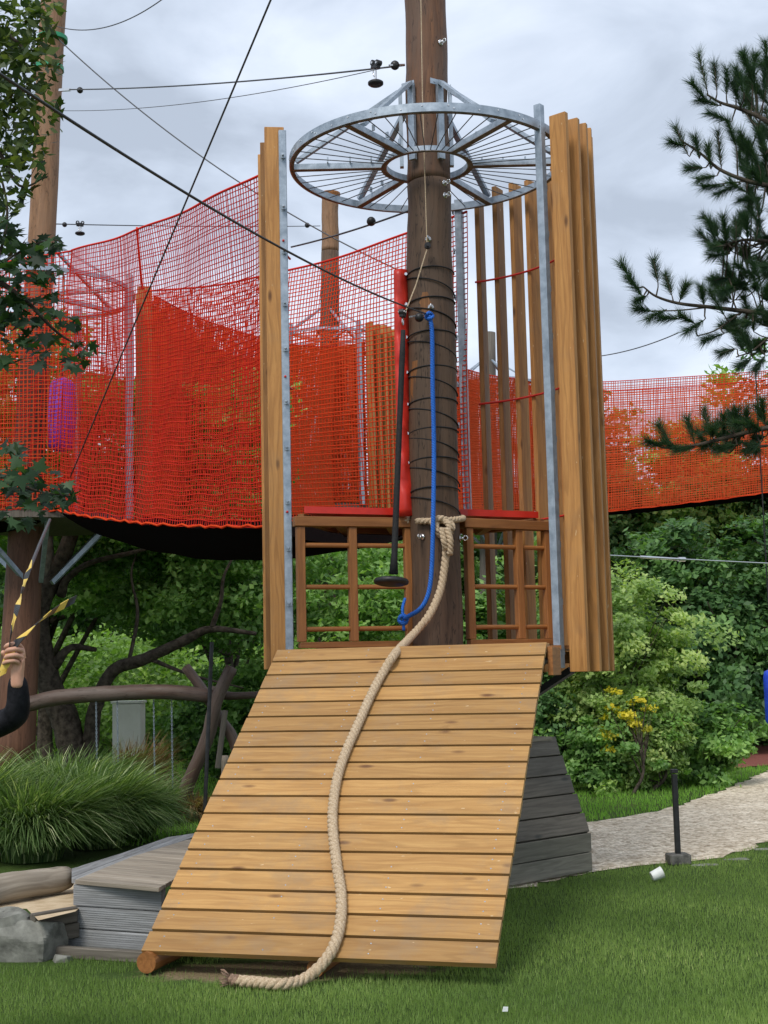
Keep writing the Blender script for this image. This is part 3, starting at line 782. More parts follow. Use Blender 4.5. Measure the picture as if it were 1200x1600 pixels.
# loop round pole, knot, short tail
mb = MB(); pts = []
for i in range(40):
    a = -70 + 322 * i / 39; z_ = zk + 0.07 - 0.03 * math.cos(R(a)) + 0.02 * math.sin(R(a)); pc = pole_c(z_); q = pol(pc, a + 28, pole_r(z_) + 0.026, z_); pts.append(q)
twist(mb, pts, 0.026, 0.10)
mb.build('pole_loop', 'hemp', rope, smooth=True)
mb = MB(); kc = at(692, 820, 10.33)
def loopk(c, rx, rz, ry, ph, tilt, a0=0, a1=6.283):
    return [c + Matrix.Rotation(tilt, 3, 'Y') @ Vector((rx * math.cos(a + ph), ry * math.sin(2 * a + ph), rz * math.sin(a + ph))) for a in np.linspace(a0, a1, 26)]
twist(mb, loopk(kc, 0.075, 0.045, 0.03, 0, 0.3), 0.026, 0.10)
twist(mb, loopk(kc + Vector((0.0, -0.015, -0.03)), 0.05, 0.07, 0.035, 1.2, -0.5), 0.026, 0.10)
twist(mb, [at(699, 826, 10.24), at(704, 845, 10.22), at(703, 866, 10.25)], 0.026, 0.10)
twist(mb, [at(690, 826, 10.24), at(694, 846, 10.22), at(697, 858, 10.25)], 0.026, 0.10)
mb.build('knot', 'hemp', rope, smooth=True)
mb = MB(); e0 = ground(372, 1533, .035); e1 = ground(359, 1531, .04)
twist(mb, [e0, e1], 0.033, 0.08)
for i in range(40):
    a = random.random() * 6.28; q = e1 + Vector((0, math.cos(a), math.sin(a))) * 0.022
    mb.tube([q, q + Vector((-0.03 - random.random() * .02, math.cos(a) * .03, math.sin(a) * .03 * (1 if math.sin(a) > 0 else .3)))], 0.002, 4)
mb.build('frayed_end', 'hemp_end', rope, smooth=True)

brope = empty('blue_rope', at(676, 700, 10.35), 'bright blue twisted rope hanging down the front of the pole', 'rope')
mb = MB(); pth = [at(671, 493, 10.33), at(675, 520, 10.34), at(676, 600, 10.33), at(678, 700, 10.32), at(677, 800, 10.25), at(675, 880, 10.26), at(670, 925, 10.27), at(658, 950, 10.30), at(640, 962, 10.38), at(632, 966, 10.42)]
twist(mb, smooth_path(pth, 8), 0.0185, 0.06, 3, 6, 0.008); mb.build('rope_strands', 'blue_rope', brope, smooth=True)
mb = MB(); kc2 = at(630, 968, 10.45)
for ph, ti in ((0, .2), (1.5, 1.2), (2.6, -.6)): twist(mb, loopk(kc2, 0.028, 0.035, 0.02, ph, ti), 0.013, 0.05, 3, 5, 0.008)
twist(mb, smooth_path([at(633, 935, 10.5), at(629, 950, 10.46), kc2, at(631, 985, 10.44)], 6), 0.013, 0.05, 3, 5, 0.008)
mb.build('knot', 'blue_rope', brope, smooth=True)
mb = MB(); kc3 = at(671, 494, 10.33)
for ph, ti in ((0, .2), (1.5, 1.2)): twist(mb, loopk(kc3, 0.022, 0.028, 0.016, ph, ti), 0.013, 0.05, 3, 5, 0.008)
mb.build('knot', 'blue_rope', brope, smooth=True)

def trolley(root, c, d, s=1.0):
    """small pulley trolley riding on a cable through c with direction d"""
    d = Vector(d).normalized(); _, sd_, up = frame(d)
    mb = MB(); mb.box(c + up * 0.0, d, sd_, up, (0.075 * s, 0.03 * s, 0.035 * s)); mb.build('trolley_body', 'black', root, bevel=0.003)
    for q in (-1, 1):
        mb = MB(); mb.cyl(c + d * q * 0.026 * s + up * 0.018 * s, sd_, 0.02 * s, 0.036 * s, 16); mb.build('pulley_wheel', 'iron', root, smooth=False)
        mb = MB(); mb.cyl(c + d * q * 0.026 * s + up * 0.018 * s, sd_, 0.008 * s, 0.044 * s, 8); mb.build('axle_bolt', 'chrome', root)
    mb = MB(); q = c - up * 0.045 * s
    mb.tube([q + (Vector((0, 0, 1)) * math.cos(a) * 1.5 + d * math.sin(a)) * 0.018 * s for a in np.linspace(0, 6.283, 15)], 0.0045 * s, 6); mb.build('shackle', 'chrome', root, smooth=True)

# button swing on the thick black cable
c_end = at(668, 491, 10.38); c_far = at(-80, 62, 4.2)
cd = (c_far - c_end).normalized()
cable = empty('zipline_cable', c_end, 'thick black zip line cable rising from the pole toward the upper left', 'cable')
def sag(a, b, s, n=40): return [a.lerp(b, i / n) - Vector((0, 0, s * 4 * (i / n) * (1 - i / n))) for i in range(n + 1)]
mb = MB(); mb.tube(sag(c_end, c_far, 0.10), 0.0065, 8); mb.build('steel_line', 'iron', cable, smooth=True)
mb = MB(); mb.ball(at(655, 496, 10.3), 0.036, 16); mb.build('stop_ball', 'black', cable, smooth=True)
mb = MB(); mb.beam(at(640, 495, 10.25), at(667, 491, 10.38), 0.012, 0.012); mb.build('end_fitting', 'chrome', cable)
sw = empty('button_swing', at(612, 905, 10.1), 'black button seat swing hanging on a black sleeved rope left of the pole', 'swing')
tp = at(629, 492, 10.17); trolley(sw, tp, cd, 1.1)
mb = MB(); s0 = at(630, 516, 10.17); s1 = at(615, 897, 10.1); mb.tube([s0, s0.lerp(s1, .1), s0.lerp(s1, .5), s0.lerp(s1, .93), s1], [0.017, 0.022, 0.022, 0.024, 0.034], 12); mb.build('sleeved_rope', 'black_cord', sw, smooth=True)
mb = MB(); dc = at(611, 908, 10.1)
mb.lathe(dc - Vector((0, 0, 0.03)), Vector((0.05, 0.1, 1)), [(0, 0.02), (0.002, 0.10), (0.012, 0.127), (0.03, 0.132), (0.045, 0.122), (0.052, 0.10), (0.053, 0.02)], 36); mb.build('seat_disc', 'black', sw, smooth=True)

# second trolley with disc high on left of pole
l1 = empty('upper_cable', at(620, 102, 10.5), 'dark steel cable running from upper pole fitting to the left log pole', 'cable')
ca = at(632, 102, 10.55); cb = at(98, 140, 15.85)
mb = MB(); mb.tube(sag(ca, cb, 0.05), 0.0075, 6); mb.build('steel_line', 'steel_rope', l1, smooth=True)
for x_, y_, d_ in ((617, 102, 10.5), (125, 141, 15.6)):
    mb = MB(); mb.ball(at(x_, y_, d_), 0.038, 14); mb.build('stop_ball', 'black', l1, smooth=True)
mb = MB(); mb.beam(at(608, 102, 10.45), at(632, 101, 10.55), 0.012, 0.012); mb.beam(at(93, 141, 15.8), at(110, 140, 15.7), .03, .03); mb.build('end_fitting', 'chrome', l1)
sw2 = empty('parked_button_swing', at(587, 130, 10.4), 'short black button seat hooked under a trolley at the upper left of the pole', 'swing')
trolley(sw2, at(587, 103, 10.45), ca - cb, 1.2)
mb = MB(); mb.lathe(at(587, 134, 10.42), (0, 0, 1), [(0, 0.02), (0.003, 0.05), (0.012, 0.062), (0.028, 0.062), (0.036, 0.05), (0.037, 0.01)], 24); mb.build('seat_disc', 'black', sw2, smooth=True)
mb = MB(); mb.tube([at(587, 112, 10.44), at(587, 128, 10.42)], 0.008, 8); mb.build('hanger', 'chrome', sw2)

def line(name, pts, r, m, label, s=0.0, cat='cable', group=None):
    a, b = pts[0], pts[-1]
    mb = MB(); mb.tube(sag(a, b, s) if len(pts) == 2 else smooth_path(pts, 8), r, 6)
    return tag(mb.build(name, m, None, smooth=True), label, cat, group)
line('guy_cable', (at(428, -12, 9.0), at(110, 745, 14.6)), 0.008, 'steel_rope', 'long steel guy cable crossing steeply in front of the red net')
line('guy_cable', (at(92, 62, 15.8), at(640, 430, 13.5)), 0.008, 'steel_rope', 'slanting cable from the green banded pole down behind the tower', 0.25)
line('thin_cable', (at(98, 173, 15.8), at(600, 106, 10.5)), 0.0035, 'steel_rope', 'hair thin line just below the upper trolley cable', 0.1)
line('thin_cable', (at(88, 41, 15.8), at(330, -70, 12.5)), 0.006, 'steel_rope', 'short curved cable above the green band leaving the top of the photo', 0.3)
lc = empty('low_cable', at(560, 355, 11.5), 'dark cable with black ball rising to the pole below the steel ring', 'cable')
mb = MB(); mb.tube(sag(at(455, 386, 12.3), at(640, 329, 10.75), 0.02), 0.008, 6); mb.build('steel_line', 'steel_rope', lc, smooth=True)
mb = MB(); mb.ball(at(580, 346, 11.2), 0.04, 14); mb.build('stop_ball', 'black', lc, smooth=True)
hl = empty('far_swing_line', at(125, 352, 15.6), 'thin level cable with a small black button seat at the left pole', 'cable')
mb = MB(); mb.tube(sag(at(88, 350, 15.8), at(500, 353, 23.0), 0.02), 0.007, 6); mb.build('steel_line', 'steel_rope', hl, smooth=True)
for q_ in ((101, 351, 15.7, .03), (480, 352, 22.5, .045)):
    mb = MB(); mb.ball(at(*q_[:3]), q_[3], 12); mb.build('stop_ball', 'black', hl, smooth=True)
fs_ = empty('far_button_swing', at(125, 366, 15.55), 'tiny black button seat under its trolley beside the left log pole', 'swing')
trolley(fs_, at(125, 351, 15.6), (1, 0.3, 0), 1.1)
mb = MB(); mb.lathe(at(125, 367, 15.6), (0, 0, 1), [(0, 0.01), (0.003, 0.045), (0.012, 0.058), (0.026, 0.056), (0.032, 0.01)], 20); mb.build('seat_disc', 'black', fs_, smooth=True)
mb = MB(); mb.tube([at(125, 353, 15.6), at(125, 364, 15.6)], 0.010, 6); mb.build('hanger', 'chrome', fs_)
line('thin_cable', (at(940, 556, 24), at(1060, 520, 22)), 0.009, 'steel_rope', 'faint cable in the sky at the right above the net', 0.05)
pl = empty('pull_cord', at(658, 20, 10.4), 'thin yellowish pull cord running down the front of the log pole', 'cord')
mb = MB(); mb.tube([at(657, -40, 10.40), at(660, 150, 10.36), at(667, 380, 10.34)], 0.004, 5); mb.tube([at(667, 390, 10.33), at(650, 445, 10.28), at(634, 486, 10.2)], 0.005, 5); mb.build('cord_line', 'hemp', pl)
mb = MB(); mb.cyl(at(668, 384, 10.34), (0, 1, 0), 0.025, 0.03, 14); mb.cyl(at(668, 384, 10.32), (0, 1, 0), 0.010, 0.04, 8); mb.build('guide_pulley', 'black', pl)
tb = empty('turnbuckle_cable', at(1050, 873, 13.5), 'steel cable with turnbuckle crossing the shrubs right of the tower', 'cable')
mb = MB(); mb.tube([at(900, 865, 12.5), at(1050, 873, 13.5), at(1320, 886, 15.5)], 0.007, 6); mb.build('steel_line', 'chrome', tb)
mb = MB(); mb.tube([at(1000, 870, 13.2), at(1062, 874, 13.6)], 0.013, 8); mb.tube([at(1060, 874, 13.6), at(1070, 874, 13.65)], 0.022, 8); mb.build('turnbuckle', 'chrome', tb)

# ------------------------------------------------------------------ nets
def net_surface(name, S, nu, nv, r, m, parent, su=10, sv=10, rope=None):
    """net of strings on the surface S(u,v), u,v in 0..1; nu,nv cells; tri-section strings"""
    V = []; Q = []; base = 0
    def strings(lines, K):
        nonlocal base
        A = np.array(lines)                       # (n, K, 3)
        d = np.gradient(A, axis=1); d /= np.linalg.norm(d, axis=2, keepdims=True) + 1e-9
        ref = np.array([0.15, -1.0, 0.1]); s = np.cross(d, ref); s /= np.linalg.norm(s, axis=2, keepdims=True) + 1e-9
        u = np.cross(s, d)
        ring = [A + (s * math.cos(a) + u * math.sin(a)) * r for a in (0.2, 0.2 + 2.0944, 0.2 + 4.1888)]
        W_ = np.stack(ring, 2)                    # n,K,3,3
        n_ = A.shape[0]; V.append(W_.reshape(-1, 3))
        i = np.arange(n_)[:, None, None]; k = np.arange(K - 1)[None, :, None]; q = np.arange(3)[None, None, :]
        a = base + (i * K + k) * 3 + q; b = base + (i * K + k) * 3 + (q + 1) % 3
        Q.append(np.stack([a, b, b + 3, a + 3], -1).reshape(-1, 4)); base += n_ * K * 3
    us = np.linspace(0, 1, nu + 1); vs = np.linspace(0, 1, nv + 1)
    j1 = rng.normal(0, 0.12, nu + 1) / nu; j2 = rng.normal(0, 0.12, nv + 1) / nv
    strings([[S(min(1, max(0, u + j1[i])), v) for v in np.linspace(0, 1, sv + 1)] for i, u in enumerate(us)], sv + 1)
    strings([[S(u, min(1, max(0, v + j2[i] * (0 < i < nv)))) for u in np.linspace(0, 1, su + 1)] for i, v in enumerate(vs)], su + 1)
    V = np.concatenate(V)
    return np_mesh(name, V, np.concatenate(Q), rng.random(len(V)), m, parent)

def quad_net(name, tl, tr, bl, br, cell, r, m, parent, sag_top=0.3, sag_bot=0.1, billow=0.25, wave=0.0):
    tl, tr, bl, br = [np.array(p) for p in (tl, tr, bl, br)]
    d = tr - tl; nrm = np.array([-d[1], d[0], 0]); nrm = nrm / np.linalg.norm(nrm)
    def S(u, v):        # v: 0 bottom, 1 top
        k = 4 * u * (1 - u)
        t_ = tl + (tr - tl) * u - np.array([0, 0, sag_top]) * k
        b_ = bl + (br - bl) * u - np.array([0, 0, sag_bot]) * k
        if wave: b_ = b_ + np.array([0, 0, 0.012 * math.sin(u * wave)])
        p = b_ + (t_ - b_) * v
        return p + nrm * billow * k * 4 * v * (1 - v) + nrm * 0.02 * math.sin(u * 17 + v * 5)
    Lu = np.linalg.norm(tr - tl); Lv = np.linalg.norm(tl - bl)
    o = net_surface(name, S, int(Lu / cell), int(Lv / cell), r, m, parent, su=32, sv=12)
    return o, S

def walkway(label, F, B, cell, r, group=None, sag_top=(0.3, 0.3), sag_bot=0.08, floor_sag=0.35, mats=('net_dark', 'net_red'), bill=0.12, ext=None):
    """F,B = (tl,tr,bl,br) of the near and far side nets"""
    root = empty('net_walkway', Vector(F[2]) * 1.0, label, 'net walkway', group)
    _, SF = quad_net('side_net', *F, cell, r[0], mats[0], root, sag_top[0], sag_bot, -bill, wave=160)
    _, SB = quad_net('side_net', *B, cell, r[1], mats[1], root, sag_top[1], sag_bot, bill)
    for S in (SF, SB):
        for v_, nm in ((1, 'edge_rope'), (0, 'edge_rope')):
            mb = MB(); mb.tube([S(i / 40, v_) for i in range(41)], 0.011, 6); mb.build(nm, 'net_dark' if v_ else 'net_red', root, smooth=True)
    # dense dark floor net, solid woven mat sagging between the sides
    nu, nv = 30, 10; V = []; Q = []
    for i in range(nu + 1):
        for j in range(nv + 1):
            u = i / nu; w_ = j / nv; a = np.array(SF(u, 0)); b = np.array(SB(u, 0)); p = a + (b - a) * w_
            p[2] -= floor_sag * 4 * w_ * (1 - w_) * (0.55 + 0.45 * 4 * u * (1 - u)) + 0.01
            V.append(p)
    for i in range(nu):
        for j in range(nv): a = i * (nv + 1) + j; Q.append((a, a + 1, a + nv + 2, a + nv + 1))
    np_mesh('floor_net', V, Q, np.zeros(len(V)), 'net_black', root, smooth=True)
    return root, SF, SB

v3 = lambda p: np.array(tuple(p))
LT = Vector((-4.07, 16.0, 0)); MT = Vector((-0.98, 24.8, 0)); TT = Vector((2.50, 31.0, 0))
F = (at(405, 272, 10.95), at(112, 391, 15.0), at(412, 822, 10.9), at(88, 797, 15.0))
B = (at(727, 330, 11.66), at(227, 455, 15.9), at(735, 803, 11.6), at(222, 806, 15.8))
walkA, SA, SAb = walkway('large red rope net tunnel from the wooden tower to the left log pole', F, B, 0.046, (0.0050, 0.0056), sag_top=(0.07, 0.16), sag_bot=0.06, floor_sag=0.36)
mb = MB(); mb.tube([at(214, 356, 13.6), at(217, 400, 14.2), at(223, 452, 15.0)], 0.012, 6); mb.build('hanging_cord', 'net_red', walkA, smooth=True)
F = (at(112, 391, 15.0), at(-260, 420, 15.6), at(88, 797, 15.0), at(-280, 790, 15.6))
B = (at(0, 440, 17.0), at(-260, 440, 17.4), at(0, 800, 17.0), at(-280, 800, 17.4))
walkway('red rope net tunnel leaving the left edge of the photo', F, B, 0.05, (0.0055, 0.0065), sag_top=(0.1, 0.1), floor_sag=0.3)
F = (at(228, 468, 16.2), at(462, 540, 24.2), at(222, 806, 16.2), at(462, 800, 24.2))
B = (at(238, 462, 16.6), at(570, 535, 25.4), at(232, 806, 16.6), at(570, 792, 25.4))
walkway('red net tunnel from the left tower to the tower behind', F, B, 0.042, (0.0105, 0.0095), sag_top=(0.45, 0.3), floor_sag=0.4, mats=('net_bright', 'net_bright'))
F = (at(620, 545, 24.6), at(745, 592, 30.5), at(620, 798, 24.6), at(745, 792, 30.5))
B = (at(630, 540, 25.4), at(850, 592, 31.6), at(630, 796, 25.4), at(850, 790, 31.6))
walkway('short red net tunnel seen between the pole and the upright boards', F, B, 0.055, (0.012, 0.012), sag_top=(0.2, 0.2), floor_sag=0.3, mats=('net_bright', 'net_bright'))
F = (at(850, 612, 30.2), at(1420, 560, 30.2), at(850, 808, 30.2), at(1420, 735, 30.2))
B = (at(850, 600, 32.5), at(1420, 556, 32.5), at(850, 806, 32.5), at(1420, 735, 32.5))
walkway('red net tunnel stretched across the sky on the right', F, B, 0.058, (0.0072, 0.0105), sag_top=(0.2, 0.1), sag_bot=0.1, floor_sag=0.12, mats=('net_bright', 'net_bright'))

# ------------------------------------------------------------------ other towers
def net_tower(c, pole_pts, pole_rad, zr, zf, post_as, fins, label, pm=('pole_tan', 'pole_dark'), zsplit=None, zp0=None, encl=True, r=RR, rn=0.010, cellm=0.05):
    root = empty('net_tower', (c.x, c.y, 0), label, 'play tower')
    P0, P1 = [Vector(p) for p in pole_pts]
    if zsplit:
        k = (zsplit - P0.z) / (P1.z - P0.z); mid_ = P0.lerp(P1, k)
        wood_pole('pole', pm[1], [P0, mid_], [pole_rad[0], pole_rad[1]], root, 20); wood_pole('pole_top', pm[0], [mid_, P1], [pole_rad[1] - .003, pole_rad[1] - 0.01], root, 20)
    else: wood_pole('pole', pm[0], [P0, P1], [pole_rad[0], pole_rad[1]], root, 20)
    mb = MB(); arc_bar(mb, c, r, zr, 0.03, 0.05, n=60); mb.build('outer_ring', 'zinc', root)
    for k in range(6):
        a = 20 + 60 * k
        mb = MB(); mb.beam(pol(c, a, 0.2, zr), pol(c, a, r, zr), 0.05, 0.05); mb.build('spoke', 'zinc', root)
        mb = MB(); mb.beam(pol(c, a, 0.2, zr + 0.6), pol(c, a, r * .95, zr + 0.03), 0.045, 0.03); mb.build('brace', 'zinc', root)
        mb = MB(); mb.beam(pol(c, a, 0.9, zf - 0.08), pol(c, a, 0.18, zf - 0.75), 0.05, 0.05); mb.build('deck_strut', 'zinc', root)
    for a in post_as:
        mb = MB(); mb.beam(pol(c, a, r + 0.03, zf - .05), pol(c, a, r + 0.03, zr + 0.15), 0.07, 0.07, up=pol(c, a, 1, 0) - Vector((c.x, c.y, 0))); mb.build('post', 'zinc', root)
    for a in fins:
        fin(a, zf - 0.1, zr + 0.12, r + 0.05, 0.165, 0.055, root, c)
    mb = MB(); mb.lathe((c.x, c.y, zf - 0.1), (0, 0, 1), [(0, .3), (0.001, r * 0.97), (0.08, r * 0.97), (0.081, .3)], 24); mb.build('floor_deck', 'grey_dark', root)
    if encl:
        def S(u, v):
            a = -180 + 360 * u; p = pol(c, a, r - 0.02, zf + (zr - zf) * v); return np.array(tuple(p))
        net_surface('enclosing_net', S, int(2 * math.pi * r / cellm), int((zr - zf) / cellm), rn, 'net_bright', root, su=60, sv=3)
    return root
lt = net_tower(LT, (at(20, 1215, 16) , at(88, -70, 16)), (0.235, 0.165), 6.17, 3.45, (78, -50, 170), (96, 104, 112), 'left net tower round a tan log pole with a green band', zsplit=6.35, pm=('pole_tan', 'pole_foot'), rn=0.005, cellm=0.055)
base = at(20, 1215, 16); base.z = 0
# lower continuation of the left pole into the ground
wood_pole('pole_foot', 'pole_foot', [base + Vector((-0.02, 0, -0.1)), at(20, 1216, 16)], [0.245, 0.236], lt, 20)
for py in (62, 108):
    mb = MB(); z_ = at(80, py, 16).z; k = (z_ - base.z) / (at(88, -70, 16).z - base.z); cc = at(76 if py > 90 else 82, py, 16)
    mb.tube([cc - Vector((0.0, 0, .022)), cc + Vector((0.0, 0, .03))], 0.184, 24); mb.build('green_band', 'green_band', lt)
mb = MB()
mt = net_tower(MT, (at(513, 1180, 24.8), at(516, 305, 24.8)), (0.25, 0.165), 7.66, 4.55, (-34, 150, 32), (40, 48, 56, 64, 72, 80, 88, 96), 'far tower with bright orange upright boards seen through the opening', pm=('pole_tan', 'pole_dark'), zsplit=9.4, rn=0.0105, cellm=0.055)
net_tower(TT, (at(763, 1120, 31), at(764, 520, 31)), (0.24, 0.15), 8.05, 5.05, (-80, 160, 85), (-100, -92, 130), 'farthest tower on a thin grey pole seen between upright boards', pm=('grey_dark', 'grey_dark'), rn=0.0105, cellm=0.055)
mb = MB(); cc = at(516, 303, 24.8); mb.lathe(cc - Vector((0, 0, .08)), (0, 0, 1), [(0, .17), (.06, .19), (.09, .19), (.1, .02)], 20); mb.build('pole_cap', 'larch_red', mt)
bag = empty('punch_bag', at(97, 690, 15.9), 'purple vinyl punch bag hanging inside the left red net', 'punch bag')
mb = MB(); a = at(96, 706, 15.6); mb.lathe(a, (0.01, 0, 1), [(0, 0.02), (0.02, 0.10), (0.06, 0.15), (0.4, 0.165), (0.78, 0.15), (0.84, 0.11), (0.88, 0.02)], 24); mb.build('bag_body', 'purple', bag, smooth=True)
mb = MB(); mb.tube([a + Vector((0.01, 0, .85)), a + Vector((.02, 0, 2.1))], 0.01, 6); mb.build('hanging_strap', 'black_cord', bag)

# ------------------------------------------------------------------ weathered timber things on the left
sb = empty('weathered_box', ground(118, 1482), 'grey weathered ribbed timber box with sloping top beside the ramp', 'timber box')
a = ground(118, 1484); b_ = ground(270, 1496); d_ = (b_ - a).normalized(); bk = Vector((-d_.y, d_.x, 0)); zt = 0.376
a = a - Vector((0, 0, 0)); ln = (b_ - a).length - 0.06
mb = MB()
nslat = 3; hh = zt / nslat
for i in range(nslat):
    z0 = i * hh; st = -0.16 if i == 0 else 0.0
    mb.box(a + d_ * (ln / 2 + st / 2) + Vector((0, 0, z0 + hh / 2)), d_, bk, (0, 0, 1), (ln - st, 0.04, hh - 0.006))
    for k in range(9): mb.box(a + d_ * (ln / 2 + st / 2) - bk * 0.0212 + Vector((0, 0, z0 + 0.012 + k * (hh - .016) / 9)), d_, bk, (0, 0, 1), (ln - st, 0.003, 0.008), 0.5)
mb.build('ribbed_wall', 'grey_wood', sb)
def strips(mb, poly, dirv, wd, th, z, gap=0.006):
    dirv = Vector((dirv.x, dirv.y, 0)).normalized(); nv = Vector((-dirv.y, dirv.x, 0)); poly = [Vector((p[0], p[1], 0)) for p in poly]
    t = [p.dot(nv) for p in poly]; k = min(t)
    def clip(pl, n_, c_, sgn):
        r_ = []
        for i_ in range(len(pl)):
            a_, b2 = pl[i_], pl[(i_ + 1) % len(pl)]; da, db = (a_.dot(n_) - c_) * sgn, (b2.dot(n_) - c_) * sgn
            if da >= 0: r_.append(a_)
            if da * db < 0: r_.append(a_.lerp(b2, da / (da - db)))
        return r_
    while k < max(t):
        q = clip(clip(poly, nv, k + gap / 2, 1), nv, k + wd - gap / 2, -1); k += wd
        if len(q) < 3: continue
        n_ = len(q); o_ = Vector((random.random() * 40, random.random() * 40, 0))
        vs = [p + Vector((0, 0, z - th)) for p in q] + [p + Vector((0, 0, z)) for p in q]
        mb.add(vs, [tuple(range(n_))[::-1], tuple(range(n_, 2 * n_))] + [(i_, (i_ + 1) % n_, n_ + (i_ + 1) % n_, n_ + i_) for i_ in range(n_)], [(p.dot(dirv) + o_.x, p.dot(nv) + o_.y, p.z) for p in vs], random.random())
mb = MB(); strips(mb, [ground(117, 1375, .40), ground(248, 1387, .40), ground(292, 1362, .40), ground(360, 1306, .40), ground(292, 1312, .40), ground(207, 1338, .40)], ground(300, 1392, .40) - ground(117, 1375, .40), 0.12, 0.024, zt + 0.024)
mb.build('top_boards', 'grey_tan', sb, bevel=0.002)
mb = MB(); p0 = ground(122, 1371, .37); p1 = ground(207, 1342, .37); mb.box((p0 + p1) / 2 - Vector((0, 0, .185)), p1 - p0, Vector((-(p1 - p0).y, (p1 - p0).x, 0)), (0, 0, 1), ((p1 - p0).length - .03, .03, .36)); mb.build('side_wall', 'grey_mid', sb)
bw = empty('boardwalk', ground(200, 1370), 'narrow pale weathered boardwalk leading away behind the grey timber box', 'boardwalk')
mb = MB(); strips(mb, [ground(112, 1372, .38), ground(121, 1374, .38), ground(215, 1338, .38), ground(330, 1298, .38), ground(262, 1308, .38), ground(190, 1333, .38), ground(112, 1357, .38)], ground(215, 1338, .38) - ground(112, 1378, .38), 0.14, 0.03, .38)
mb.build('deck_boards', 'grey_wood', bw, bevel=0.002)
# sand pit: retaining boards, sand
sand = [ground(x, y, 0.24) for x, y in ((-160, 1418), (0, 1418), (42, 1420), (60, 1438), (118, 1424), (160, 1385), (110, 1375), (0, 1385), (-160, 1400))]
me = bpy.data.meshes.new('sand'); me.from_pydata([tuple(p) for p in sand], [], [tuple(range(len(sand)))]); me.update()
tag(link_mesh('sand', me, 'sand'), 'pale sand of the sand pit at the left', kind='structure')
sp = empty('sand_pit_edge', ground(60, 1470), 'low weathered boards holding the sand beside the rocks', 'timber edging')
for (x0, y0, x1, y1, z_) in ((50, 1440, 118, 1428, 0.21), (46, 1462, 122, 1452, 0.12), (80, 1486, 240, 1496, 0.03)):
    mb = MB(); p0 = ground(x0, y0, z_); p1 = ground(x1, y1, z_); mb.beam(p0, p1, 0.05, 0.085 if z_ > .05 else 0.06); mb.build('edge_board', 'grey_dark', sp, bevel=0.004)
def log(name, p0, p1, r0, r1, m, label, cat='log', knobs=0):
    p0 = Vector(p0); p1 = Vector(p1); pts = [p0.lerp(p1, i / 12) for i in range(13)]
    ph = random.random() * 6
    for i, p in enumerate(pts): p.z += 0.004 * math.sin(i * 0.9 + ph); p.y += 0.01 * math.sin(i * 1.3 + ph)
    mb = MB(); rad = [r0 + (r1 - r0) * i / 12 for i in range(13)]
    rad[0] *= 0.88; rad[-1] *= 0.88
    mb.tube(pts, rad, 18, wob=0.06); return tag(mb.build(name, m, None, smooth=True), label, cat)
g0 = ground(-60, 1408, .2); g1 = ground(112, 1378, .2)
g0 = ground(-70, 1401, .33); g1 = ground(106, 1371, .33)
log('round_log', g0, g1, 0.092, 0.078, 'grey_tan', 'thick weathered round log lying at the edge of the sand')
# rocks
def rock(c, s, seed, label):
    rg = random.Random(seed); mb = MB(); n_ = 30; vs = []; fs = []
    planes = [((Vector(d_) + Vector((rg.uniform(-.28, .28), rg.uniform(-.28, .28), rg.uniform(-.22, .22)))).normalized(), rg.uniform(0.6, 0.75)) for d_ in ((1, 0, 0), (-1, 0, 0), (0, 1, 0), (0, -1, 0), (0, 0, 1), (0, 0, -1))] + [(Vector((rg.uniform(-1, 1), rg.uniform(-1, 1), rg.uniform(-.2, 1))).normalized(), rg.uniform(0.72, 0.85)) for _ in range(5)]
    for i in range(n_ + 1):
        for k in range(2 * n_):
            th = math.pi * i / n_; ph = math.pi * k / n_; q = Vector((math.sin(th) * math.cos(ph), math.sin(th) * math.sin(ph), math.cos(th)))
            rr2 = 1.0
            for pn, pd in planes:
                dd = q.dot(pn)
                if dd > 0.05: rr2 = min(rr2, pd / dd)
            rr2 *= 1 + rg.uniform(-.005, .005)
            vs.append(Vector(c) + Vector((q.x * s[0], q.y * s[1], q.z * s[2])) * rr2)
    for i in range(n_):
        for k in range(2 * n_): a = i * 2 * n_ + k; b = i * 2 * n_ + (k + 1) % (2 * n_); fs.append((a, a + 2 * n_, b + 2 * n_, b))
    mb.add(vs, fs, [tuple(p) for p in vs], 0.5); o = mb.build('boulder', 'rock', None); return tag(o, label, 'rock')
M['rock'] = plain('rock', (0.09, 0.09, 0.078), (0.27, 0.27, 0.235), 7, 0.9, 0, 0.2, 0.5, 'Object', 0.02, 8)
rock(ground(34, 1505) + Vector((0, .16, 0.10)), (0.27, 0.2, 0.17), 4, 'angular grey boulder at the lower left corner of the lawn')
rock(at(4, 1458, 7.95), (0.19, 0.16, 0.155), 9, 'pale grey rock cut by the left edge behind the front boulder')
rock(ground(150, 1500) + Vector((0, .05, 0.0)), (0.10, 0.06, 0.05), 12, 'small flat stone under the corner of the grey timber box')
rock(ground(95, 1505) + Vector((0, .05, 0.0)), (0.07, 0.06, 0.05), 15, 'small dark stone between boulder and grey timber box')
for i, (x_, y_, lb) in enumerate(((1100, 1352, 'flat grey edging stone just right of the black post'), (1150, 1343, 'flat grey edging stone between the post and the photo edge'), (1195, 1327, 'flat grey edging stone at the right edge of the photo'))):
    rock(ground(x_, y_) + Vector((0, .0, -0.018)), (0.16, 0.07, 0.035), 20 + i, lb)

